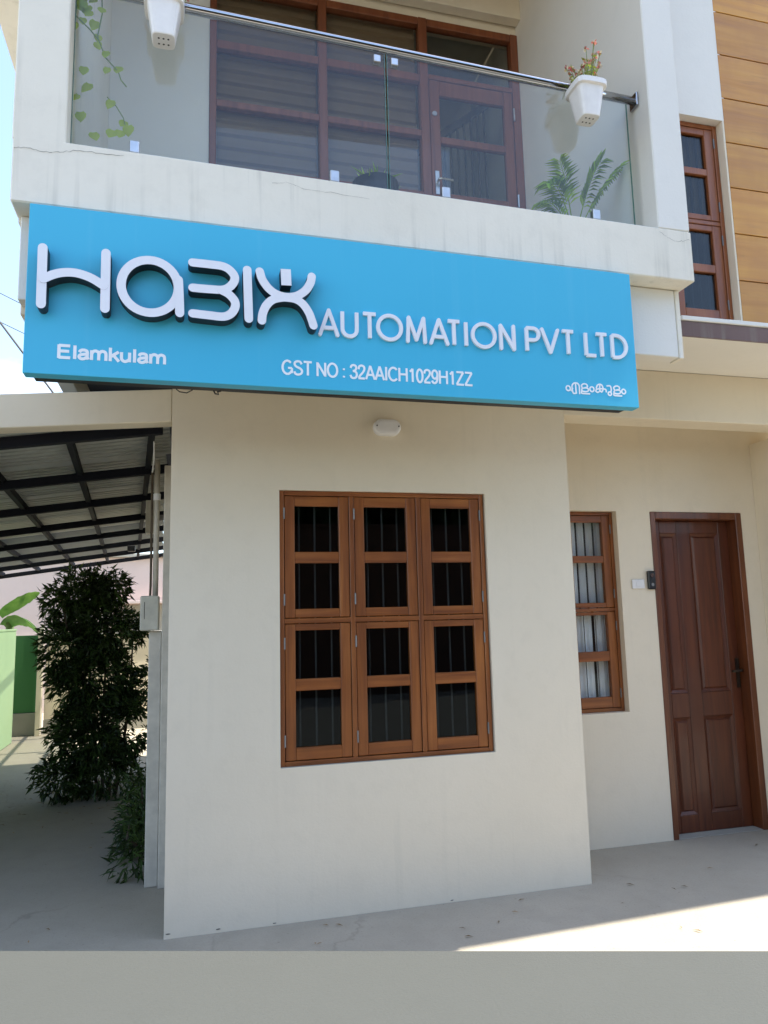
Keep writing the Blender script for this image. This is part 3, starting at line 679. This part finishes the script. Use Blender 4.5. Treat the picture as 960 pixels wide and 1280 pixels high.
mal([[(490, 180), (468, 196), (450, 184), (455, 166)], [(455, 166), (480, 160), (520, 160), (548, 168), (550, 190)], [(455, 152), (468, 124), (495, 115), (515, 130), (520, 165), (506, 192)], [(506, 192), (490, 180), (488, 150), (492, 118)]])
mal([[(563, 130), (592, 130), (602, 160), (596, 192)], el(585, 208, 16, 18)])
mal(LA, 315, 18); mal([el(724, 185, 19, 23)])
# loose wires under the sign
MB().tube([(.03, -.63, 2.49), (.045, -.632, 2.478), (.075, -.632, 2.474), (.10, -.63, 2.49)], .0025, 6).build('loose_wire', 'cable', SG)
MB().tube([(.19, -.63, 2.492), (.197, -.632, 2.477), (.212, -.634, 2.474), (.207, -.633, 2.486), (.222, -.63, 2.492)], .004, 6).build('loose_wire', 'cable', SG)

# ------------------------------------------------------------------ small fixtures
LP = empty('bulkhead_light', (1.148, 0, 2.52), 'white oval bulkhead light on cream wall under the signboard', 'light')
def pill(x0, x1, z0, z1, ya, yb, shrink):
    m_ = MB(); r_ = (z1-z0)/2; zc = (z0+z1)/2; lay = []
    for (y, s_) in ((yb, 0), (ya+.012, 0), (ya+.003, shrink*.4), (ya, shrink)):
        l_ = []
        for k in range(32):
            t = 2*math.pi*(k+.5)/32; cxx = (x1-r_) if math.cos(t) > 0 else (x0+r_); l_.append(Vector((cxx+(r_-s_)*math.cos(t), y, zc+(r_-s_)*math.sin(t))))
        lay.append(l_)
    n = 0
    for l_ in lay: m_.v += l_
    for i in range(3):
        for k in range(32): j = (k+1) % 32; m_.f.append((i*32+k, i*32+j, (i+1)*32+j, (i+1)*32+k)); m_.mi.append(0)
    m_.f.append(tuple(96+k for k in range(32))); m_.mi.append(0); return m_
pill(1.072, 1.226, 2.475, 2.566, -.045, -.0005, .02).build('lamp_cover', 'plastic_w', LP, smooth=False, weld=True)
for x_ in (1.087, 1.211): MB().tube([(x_, -.0455, 2.524), (x_, -.040, 2.524)], .004, 8).build('screw', 'plastic_b', LP)
DB = empty('video_doorbell', (3.12, REC, 1.68), 'black video doorbell mounted beside the front door frame', 'doorbell')
bx('body', 'plastic_b', DB, 3.091, 3.1485, REC-.024, REC-.0005, 1.618, 1.742, .006)
MB().tube([(3.12, REC-.0275, 1.712), (3.12, REC-.0235, 1.712)], .015, 16).build('camera_lens', 'steel', DB)
MB().tube([(3.12, REC-.0265, 1.650), (3.12, REC-.0235, 1.650)], .011, 16).build('button', 'iron', DB)
SP = empty('switch_plate', (3.02, REC, 1.65), 'small white switch plate next to the black doorbell', 'switch plate')
bx('plate', 'plastic_w', SP, 2.973, 3.068, REC-.010, REC-.0005, 1.624, 1.686, .003)
bx('rocker', 'plastic_w', SP, 3.005, 3.036, REC-.013, REC-.0102, 1.638, 1.672, .002)

# ------------------------------------------------------------------ plants on the balcony
def leaf_quad(mb, p, d, n, L_, wd, bend=.15, mi=0):
    d = Vector(d).normalized(); s_ = d.cross(Vector(n)).normalized(); n = s_.cross(d); p = Vector(p); i = len(mb.v)
    mb.v += [p, p+d*L_*.45+s_*wd/2+n*L_*bend*.3, p+d*L_*.45-s_*wd/2+n*L_*bend*.3, p+d*L_-n*L_*bend, p+d*L_*.5-n*L_*.03]
    mb.f += [(i, i+1, i+4), (i, i+4, i+2), (i+1, i+3, i+4), (i+4, i+3, i+2)]; mb.mi += [mi]*4
rv = lambda: Vector((random.gauss(0, 1), random.gauss(0, 1), random.gauss(0, 1))).normalized()
def flower_pot(x, y, z, s, label, plant):
    t_ = empty('hanging_pot', (x, y, z), label, 'flower pot', 'white pots hung on the balcony railing')
    MB().lathe((x, y, z), [(.050*s, 0), (.053*s, .004), (.078*s, .165*s), (.092*s, .168*s), (.094*s, .196*s), (.088*s, .197*s), (.084*s, .17*s)], 32, True).build('pot', 'pot', t_, smooth=False)
    MB().lathe((x, y, z), [(.082*s, .176*s), (.08*s, .182*s)], 24, True).build('soil', 'soil', t_)
    m_ = MB()
    for i in range(-1, 2):
        for j in (-1, 1): m_.tube([(x+i*.022*s, y+j*.018*s, z-.0008), (x+i*.022*s, y+j*.018*s, z+.001)], .005*s, 8)
    m_.build('drain_hole', 'plastic_b', t_)
    hk = MB()
    for sx in (-1, 1): hk.tube([(x+sx*.05*s, y+.088*s, z+.185*s), (x+sx*.05*s, y+.10, z+.245), (x+sx*.05*s, -.585, z+.262), (x+sx*.05*s, -.548, z+.23)], .0035, 6)
    hk.build('hook', 'plastic_w', t_)
    st = MB(); lf = MB()
    for k in range(plant[0]):
        a_ = random.uniform(0, 6.283); le = random.uniform(.07, .24)*s; b_ = Vector((x, y, z+.18*s))+Vector((math.cos(a_), math.sin(a_), 0))*random.uniform(0, .055)*s
        tip = b_+Vector((math.cos(a_)*.05, math.sin(a_)*.05, le)); st.tube([b_, b_.lerp(tip, .5)+rv()*.01, tip], .0016, 5)
        for q in range(4): leaf_quad(lf, b_.lerp(tip, .2+.25*q), rv()+Vector((0,0,.4)), rv(), .026*s, .012*s, mi=0)
        for q in range(5): leaf_quad(lf, tip, rv(), rv(), .022*s, .018*s, mi=1 if random.random() < plant[1] else 2)
    st.build('stem', 'stem', t_); tag(lf.build('bloom', ['leaf_vine', 'flower', 'flower_w'], t_), kind='stuff')
    return t_
flower_pot(2.105, -.705, 4.052, .96, 'white hanging pot with thin red and cream blooms on the balcony railing', (40, .45))
flower_pot(-.046, -.705, 4.098, .95, 'white hanging pot with orange blooms near the trailing vine', (26, .8))

pb = empty('potted_palm', (2.2, -.30, 3.40), 'small potted palm with arching fronds behind the balcony glass', 'palm')
MB().lathe((2.2, -.36, 3.401), [(.07, 0), (.075, .005), (.10, .15), (.105, .15), (.105, .17), (.095, .17)], 20).build('pot', 'blackbar', pb)
def frond(base, tip, sag_, n, L_, wd):
    base = Vector(base); tip = Vector(tip); mid = (base+tip)/2+Vector((0, 0, sag_)); m_ = MB(); cr = []
    for k in range(13): t = k/12; cr.append(base*(1-t)**2+mid*2*t*(1-t)+tip*t*t)
    m_.tube(cr, [.004-.0025*k/12 for k in range(13)], 5)
    for k in range(n):
        t = .32+.68*k/(n-1); f_ = t*12; i = min(11, int(f_)); p = cr[i].lerp(cr[i+1], f_-i); d = (cr[i+1]-cr[i]).normalized()
        s_ = d.cross(Vector((0, 0, 1))).normalized()
        for sg in (-1, 1):
            dd = d*(.55+.4*t)+s_*sg*.8+Vector((0, 0, -.25+random.uniform(-.12, .12)))
            leaf_quad(m_, p, dd, (0, 0, 1), L_*(1-.45*abs(t-.6))*random.uniform(.85, 1.1), wd, .2)
    m_.build('frond', 'leaf_palm', pb)
bs = (2.19, -.36, 3.56)
frond(bs, (1.95, -.50, 3.80), .26, 22, .12, .021)
frond(bs, (1.93, -.46, 3.71), .16, 18, .10, .018)
frond(bs, (2.46, -.44, 4.00), .10, 20, .095, .020)
frond(bs, (2.03, -.52, 3.93), .16, 18, .11, .020)
frond(bs, (2.30, -.50, 3.98), .12, 16, .11, .020)
bp_ = empty('planter_bowl', (1.02, -.38, 3.40), 'dark planter bowl with low leafy plant behind the glass joint', 'planter')
MB().lathe((1.02, -.38, 3.401), [(.06, 0), (.10, .04), (.12, .24), (.125, .33), (.115, .33), (.11, .30)], 24).build('bowl', 'blackbar', bp_, smooth=True)
m_ = MB()
for k in range(70):
    d = rv(); d.z = abs(d.z)+.25; leaf_quad(m_, (1.02+random.uniform(-.06, .06), -.38+random.uniform(-.06, .06), 3.70), d, rv(), random.uniform(.07, .14), .022, .25)
m_.build('foliage', 'leaf_palm', bp_)

VN = empty('trailing_vine', (-.40, -.56, 4.6), 'yellow green vine trailing down inside the balcony glass', 'vine')
sm = MB()
sm.tube([(-.36, -.55, 4.75), (-.335, -.553, 4.45), (-.33, -.555, 4.31), (-.346, -.556, 4.20), (-.345, -.556, 4.18), (-.31, -.553, 4.09), (-.252, -.55, 4.03), (-.24, -.55, 3.99), (-.215, -.55, 3.96)], .003, 6)
sm.tube([(-.45, -.56, 4.75), (-.43, -.556, 4.40), (-.445, -.556, 4.28), (-.38, -.553, 4.22), (-.34, -.556, 4.17)], .003, 6)
sm.tube([(-.30, -.54, 3.90), (-.26, -.545, 3.86), (-.225, -.55, 3.80), (-.21, -.55, 3.74)], .0025, 6)
sm.build('stem', 'stem', VN)
def heart(mb, p, d, n, L_):
    d = Vector(d).normalized(); s_ = d.cross(Vector(n)).normalized(); n = s_.cross(d); p = Vector(p); i = len(mb.v)
    out_ = [(0, 0), (-.12, .28), (.1, .46), (.4, .42), (.72, .22), (1, 0), (.72, -.22), (.4, -.42), (.1, -.46), (-.12, -.28)]
    mb.v += [p+d*a_*L_+s_*b_*L_-n*(abs(b_)*.25-.05)*L_ for a_, b_ in out_] + [p+d*.4*L_+n*.05*L_]
    for k in range(10): mb.f.append((i+k, i+(k+1) % 10, i+10)); mb.mi.append(0)
for (x_, z_) in ((-.419, 4.375), (-.439, 4.330), (-.425, 4.34), (-.462, 4.30), (-.455, 4.22), (-.33, 4.318), (-.416, 4.262), (-.36, 4.255), (-.345, 4.186), (-.307, 4.096), (-.252, 4.04), (-.401, 4.0), (-.425, 3.868), (-.412, 3.78), (-.351, 3.68), (-.237, 3.71), (-.203, 3.735), (-.367, 4.372), (-.40, 4.40), (-.35, 4.14), (-.27, 3.70), (-.22, 3.77), (-.40, 4.33), (-.43, 4.41), (-.385, 4.30), (-.455, 4.36), (-.375, 4.42), (-.41, 4.44), (-.33, 4.40), (-.44, 4.45), (-.30, 4.02), (-.28, 3.86), (-.38, 3.93)):
    l_ = MB(); heart(l_, (x_, -.552+random.uniform(-.012, .012), z_+.02), (random.uniform(-.7, .7), random.uniform(-.4, .1), -1), (random.uniform(-.3, .3), -1, .3), random.uniform(.038, .062)); l_.build('leaf', 'leaf_vine', VN, smooth=True)

# ------------------------------------------------------------------ side canopy
CN = empty('carport_canopy', (-1.6, .1, 0), 'lean to carport canopy with dark steel frame and corrugated sheets', 'canopy')
rz = lambda x: 2.552+.14*x
XL = -4.4  # stretched left out of view to deepen the carport shade
def slope_beam(name, mat, x0, x1, y0, y1, zb0, zt0, k):     # beam falling to the left: z at x = 0 plus k*x
    m_ = MB().box(x0, x1, y0, y1, zb0, zt0); return m_.build(name, mat, CN, .004, warp=lambda v: Vector((v.x, v.y, v.z+k*v.x)))
slope_beam('front_beam', 'wall', XL, -.001, .003, .12, 2.511, 2.684, .0865)
for i in range(8):
    y_ = .165+1.09*i; slope_beam('rafter', 'canopy_steel', XL, -.05-.045*i*1.09*.0, y_, y_+.05, 2.552-.058, 2.552, .14)
for x_ in (-.10, -.53, -1.0, -1.47, -1.94, -2.40, -2.86):
    a_ = (x_, .16, rz(x_)+.005); b_ = (x_-.07*7.8, 7.9, rz(x_-.07*7.8)+.005); MB().bar(a_, b_, .035, .05).build('purlin', 'canopy_steel', CN)
def corr(ya, yb, xa, xb, mat):
    m_ = MB(); prof = []; y = ya
    while y < yb-.092: prof += [(y, .058), (y+.056, .058), (y+.058, .118), (y+.088, .118)]; y += .0908
    prof += [(y, .058), (yb, .058)]; n = len(prof)-1
    for (y, z) in prof: m_.v += [Vector((xa, y, rz(xa)+z)), Vector((xb, y, rz(xb)+z))]
    for i in range(n): m_.f.append((2*i, 2*i+1, 2*i+3, 2*i+2)); m_.mi.append(0)
    return m_.build('roof_sheet', mat, CN)
for i in range(7): corr(.125+1.09*i, .125+1.09*(i+1)-.002, XL-.05, -.03-.04*i, 'sheet' if i < 4 else 'clear_sheet')
MB().tube([(XL+.1, 7.8, 0), (XL+.1, 7.8, rz(XL+.1)-.02)], .045, 12).build('post', 'canopy_steel', CN)
MB().box(XL, XL+.2, .003, .2, 0, 2.13).build('post', 'wall', CN, .004)
MB().box(-.40, -.34, 7.80, 7.86, 0, 2.42).build('post', 'canopy_steel', CN, .004)
MB().tube([(-.10, .30, 2.47), (-.105, .45, 2.40), (-.12, .62, 2.36), (-.125, .9, 2.44)], .004, 6).build('wire', 'plastic_w', CN)
bx('floodlight', 'blackbar', CN, -.62, -.53, 5.5, 5.58, 2.33, 2.40, .006)

DU = empty('drain_casing', (-.06, .77, 0), 'cream square drain casing rising beside the house corner', 'drain casing')
bx('casing', 'pipe', DU, -.128, -.055, .74, .82, .0, 1.43, .005)
bx('casing_cap', 'pipe', DU, -.054, -.012, .70, .80, .0, 2.42, .004)
MBX = empty('meter_box', (-.12, .76, 1.43), 'small cream electric meter box on the drain casing', 'meter box')
bx('case', 'box', MBX, -.178, -.073, .70, .83, 1.433, 1.636, .006)
bx('door_seam', 'seam', MBX, -.155, -.152, .6990, .6998, 1.50, 1.60, 0)
DP = empty('drain_pipe', (-.10, .80, 1.64), 'cream drain pipe with coupling under the canopy', 'pipe')
MB().tube([(-.099, .80, 1.637), (-.099, .80, 2.47)], .0165, 12).build('pipe', 'pipe', DP, smooth=True)
MB().tube([(-.099, .80, 2.22), (-.099, .80, 2.26)], .022, 12).build('coupling', 'plastic_w', DP)
MB().tube([(-.128, .80, 1.637), (-.126, .80, 1.70), (-.128, .80, 2.40)], .007, 8).build('conduit', 'bark', DP)
JB = empty('junction_box', (-.2, 2.0, 2.15), 'pale junction box hung high on the side wall', 'junction box')
bx('case', 'box', JB, -.228, -.15, 2.0, 2.10, 2.155, 2.41, .005); bx('bracket', 'iron', JB, -.15, -.001, 2.03, 2.06, 2.26, 2.30, .002)

# ------------------------------------------------------------------ shrubs, boundary and neighbours at the back
def shrub(name, label, cat, base, blobs, n, L_, wd, mat, stems, group=None):
    t_ = empty(name, base, label, cat, group); m_ = MB()
    tot = sum(b[3]*b[4]*b[5] for b in blobs)
    for (cx_, cy_, cz_, rx, ry, rz_) in blobs:
        for k in range(int(n*rx*ry*rz_/tot)):
            d = rv(); r_ = random.random()**.45; p = Vector((cx_+d.x*rx*r_, cy_+d.y*ry*r_, cz_+d.z*rz_*r_))
            if noise.noise(p*4.2) < -.18: continue
            if p.z < .03: continue
            o_ = (d+rv()*.9+Vector((0, 0, -.25)))
            leaf_quad(m_, p, o_, rv()+Vector((0, 0, .8)), L_*random.uniform(.6, 1.25), wd*random.uniform(.7, 1.2), .2)
    m_.build('crown', mat, t_)
    s_ = MB()
    for (a_, b_) in stems:
        a_ = Vector(a_); b_ = Vector(b_); s_.tube([a_, a_.lerp(b_, .35)+rv()*.03, a_.lerp(b_, .7)+rv()*.04, b_], [.016, .013, .009, .004], 6)
    s_.build('trunk', 'bark', t_); return t_
B = (-.75, 3.2, 0)
shrub('tall_shrub', 'tall dark leafy shrub growing under the carport canopy', 'shrub', B,
      [(-.86, 3.2, 1.70, .30, .30, .28), (-.62, 3.2, 1.78, .22, .26, .20), (-.66, 3.2, 1.40, .36, .34, .30), (-.92, 3.2, 1.30, .24, .30, .34), (-.70, 3.2, .98, .36, .36, .36), (-.66, 3.2, .55, .40, .36, .42), (-.90, 3.1, .20, .27, .26, .18), (-.42, 3.2, .70, .20, .3, .42), (-.62, 3.15, .20, .34, .26, .20), (-.40, 3.3, 1.42, .17, .2, .13), (-.38, 3.3, 1.12, .14, .2, .12)],
      21000, .080, .023, 'leaf_dark', [((-.75+.05*i, 3.2+.03*(i % 3), 0), (-.98+.12*i, 3.1+.05*i, 1.80-.12*(i % 3))) for i in range(6)])
shrub('low_shrub', 'low spreading shrub at the foot of the side wall', 'shrub', (-.2, 1.25, 0),
      [(-.19, 1.35, .16, .15, .35, .20), (-.20, 1.0, .10, .14, .22, .12), (-.18, 1.9, .22, .16, .3, .26)], 2200, .085, .018, 'leaf_dark', [((-.17, 1.2, 0), (-.24, 1.15, .25)), ((-.17, 1.6, 0), (-.2, 1.7, .35))])
lt = MB()
for k in range(150):
    a_ = random.uniform(0, 6.283); r_ = .25+abs(random.gauss(0, .45)); p = Vector((-.70+math.cos(a_)*r_, 3.15+math.sin(a_)*r_*1.3, .006))
    if k > 110: p = Vector((random.uniform(-1.2, 3.6), random.uniform(-1.0, .45) if k % 2 else random.uniform(-.6, -.05), .006))
    if p.x > -.05 and p.y > -.02 and p.x < 2.27: continue
    if (p-Vector((-.7, 3.2, .006))).length < .58: p.z = .006
    leaf_quad(lt, p, (random.uniform(-1, 1), random.uniform(-1, 1), .1), (0, 0, 1), random.uniform(.018, .05), random.uniform(.006, .014), .12)
tag(lt.build('leaf_litter', leafmat('dry_leaf', (.16, .09, .035), (.24, .15, .06), .1)), 'scattered dry leaves lying on the concrete yard', 'litter', kind='stuff')
BW = empty('boundary_wall', (-.8, 7.4, 0), 'cream boundary wall with grey plinth behind the tall shrub', 'wall')
bx('wall_face', 'wall', BW, -1.80, 3.0, 7.40, 7.55, .19, 1.32, .006)
bx('plinth', 'grey', BW, -1.80, 3.0, 7.385, 7.56, 0, .188, .004)
bx('coping', 'white', BW, -1.80, 3.0, 7.37, 7.57, 1.3205, 1.35, .004)
GP = empty('gate_post', (-1.84, 7.2, 0), 'slim cream gate post between green gate and boundary wall', 'post')
bx('shaft', 'wall', GP, -1.873, -1.805, 7.2, 7.3, 0, 1.42, .005); bx('cap', 'white', GP, -1.885, -1.803, 7.19, 7.31, 1.4205, 1.445, .004)
GT = empty('green_gate', (-2.1, 7.3, 0), 'dark green sheet panel above a grey plinth', 'gate')
bx('panel', 'green', GT, -2.60, -1.877, 7.32, 7.36, .30, 1.335, .004)
bx('plinth', 'grey', GT, -2.60, -1.877, 7.29, 7.38, 0, .298, .004)
LG = empty('garden_wall', (-2.8, 5.0, 0), 'light green painted garden wall left of the green gate', 'wall')
bx('wall_face', 'lgreen', LG, -3.6, -2.045, 1.2, 6.7, 0.0, 1.405, .008)  # near end lengthened out of view to block light from the left
bx('coping', 'lgreen', LG, -3.6, -2.040, 1.19, 6.71, 1.4055, 1.43, .004)
PK = empty('neighbour_house', (-1.5, 10, 0), 'plain pink neighbouring house behind the boundary wall', 'house')
bx('wall_face', 'pink', PK, -7, 2.2, 10.0, 10.15, 0, 2.62, 0); bx('roof_edge', 'grey', PK, -7.1, 2.3, 9.9, 10.3, 2.625, 2.68, .004)
bx('sunshade', 'pink', PK, -1.15, 1.5, 9.70, 9.998, 1.80, 1.85, .004); bx('recess', 'grey', PK, -1.0, .5, 9.985, 9.998, 1.0, 1.78, .004)
bx('body', 'pink', PK, -7, 2.2, 10.31, 15, 0, 2.6, 0)
BN = empty('banana_plant', (-2.35, 7.75, 0), 'banana plant with broad leaves over the green gate', 'banana plant')
MB().tube([(-2.35, 7.75, 0), (-2.36, 7.75, .8), (-2.34, 7.74, 1.55)], [.09, .075, .05], 10).build('trunk', 'stem', BN, smooth=True)
def banana(base, tip, arch, wd, tw=.75):
    base = Vector(base); tip = Vector(tip); mid = (base+tip)/2+Vector((0, 0, arch)); m_ = MB(); N = 16
    cr = [base*(1-t)**2+mid*2*t*(1-t)+tip*t*t for t in [k/N for k in range(N+1)]]
    for k in range(N+1):
        d = (cr[min(N, k+1)]-cr[max(0, k-1)]).normalized(); s_ = d.cross(Vector((0, 0, 1))).normalized(); u = s_.cross(d); s_, u = s_*math.cos(tw)+u*math.sin(tw), u*math.cos(tw)-s_*math.sin(tw)
        h_ = wd*math.sin(math.pi*min(1, .08+.92*k/N))**.55 + .01
        m_.v += [cr[k]-s_*h_-u*h_*.45+rv()*.006, cr[k]+u*.0, cr[k]+s_*h_-u*h_*.45+rv()*.006]
    for k in range(N):
        for j in (0, 1): m_.f.append((3*k+j, 3*k+j+1, 3*k+j+4, 3*k+j+3)); m_.mi.append(0)
    m_.build('leaf', 'leaf_banana', BN, smooth=True)
banana((-2.42, 7.74, 1.48), (-1.84, 7.30, 1.33), .34, .10)
banana((-2.48, 7.74, 1.62), (-1.93, 7.5, 1.93), .08, .075, .9)

def tree(label, base, h, rad, n, L_, group, mat='leaf_tree'):
    b_ = Vector(base); t_ = empty('tree', base, label, 'tree', group); tr = MB()
    tr.tube([b_, b_+Vector((.05, .03, h*.3)), b_+Vector((-.05, 0, h*.6)), b_+Vector((0, 0, h*.9))], [.16, .13, .09, .03], 8)
    cl = []
    for k in range(13):
        a_ = k*2.4; zz_ = h*(.35+.62*((k*.618) % 1)); rr_ = rad*.72*math.sqrt(max(.05, 1-((zz_-h*.62)/(h*.42))**2))
        c_ = b_+Vector((math.cos(a_)*rr_, math.sin(a_)*rr_, zz_)); cl.append(c_); tr.tube([b_+Vector((0, 0, zz_*.75)), c_.lerp(b_+Vector((0, 0, zz_)), .4), c_], [.05, .03, .012], 5)
    tr.build('trunk', 'bark', t_); m_ = MB()
    for c_ in cl:
        for k in range(n//13):
            d = rv(); p = c_+d*rad*.48*random.random()**.5; leaf_quad(m_, p, d+rv(), rv()+Vector((0, 0, .8)), L_*random.uniform(.6, 1.3), L_*.42, .2)
    m_.build('crown', mat, t_)
tree('bright green tree rising behind the pink neighbouring house', (-4.6, 18, 0), 3.9, 1.8, 2600, .16, 'trees beyond the yard')
# across the road, seen only as reflections in the window glass
for (x_, y_, h, r_, lb) in ((1.6, -11.5, 7.2, 2.6, 'shortest leafy tree behind the roadside wall across the road'), (4.8, -12.0, 8.4, 3.0, 'tallest leafy tree behind the roadside wall across the road'), (8.4, -11.8, 7.8, 2.8, 'middle sized leafy tree behind the roadside wall across the road')):
    tree(lb, (x_, y_, 0), h, r_, 15000, .34, 'trees across the road')
OW = empty('roadside_wall', (3, -10, 0), 'tall roadside wall across the road facing the house', 'wall')
bx('wall_face', 'laterite', OW, -8, 16, -10.2, -10.0, .0, 3.2, .008); bx('coping', 'laterite', OW, -8, 16, -10.24, -9.96, 3.201, 3.26, .006)  # unseen wall, raised and darkened so the window reflections stay dark

# ------------------------------------------------------------------ overhead cables
def cable(name, label, a_, b_, r_, sagz):
    a_ = Vector(a_); b_ = Vector(b_); ps = [a_.lerp(b_, k/20)-Vector((0, 0, sagz*4*(k/20)*(1-k/20))) for k in range(21)]
    tag(MB().tube(ps, r_, 6).build(name, 'cable'), label, 'cable')
cable('service_cable', 'thick black service cable dropping behind the signboard', (-3.6, 6, 7.15), (-1.0, 6, 3.6), .014, .02)
cable('service_cable', 'upper thin overhead wire crossing the sky', (-9, 9, 9.9), (2.0, 9, 4.6), .007, .05)
cable('service_cable', 'lower thin overhead wire crossing the sky', (-9, 9, 9.3), (2.0, 9, 4.2), .007, .05)
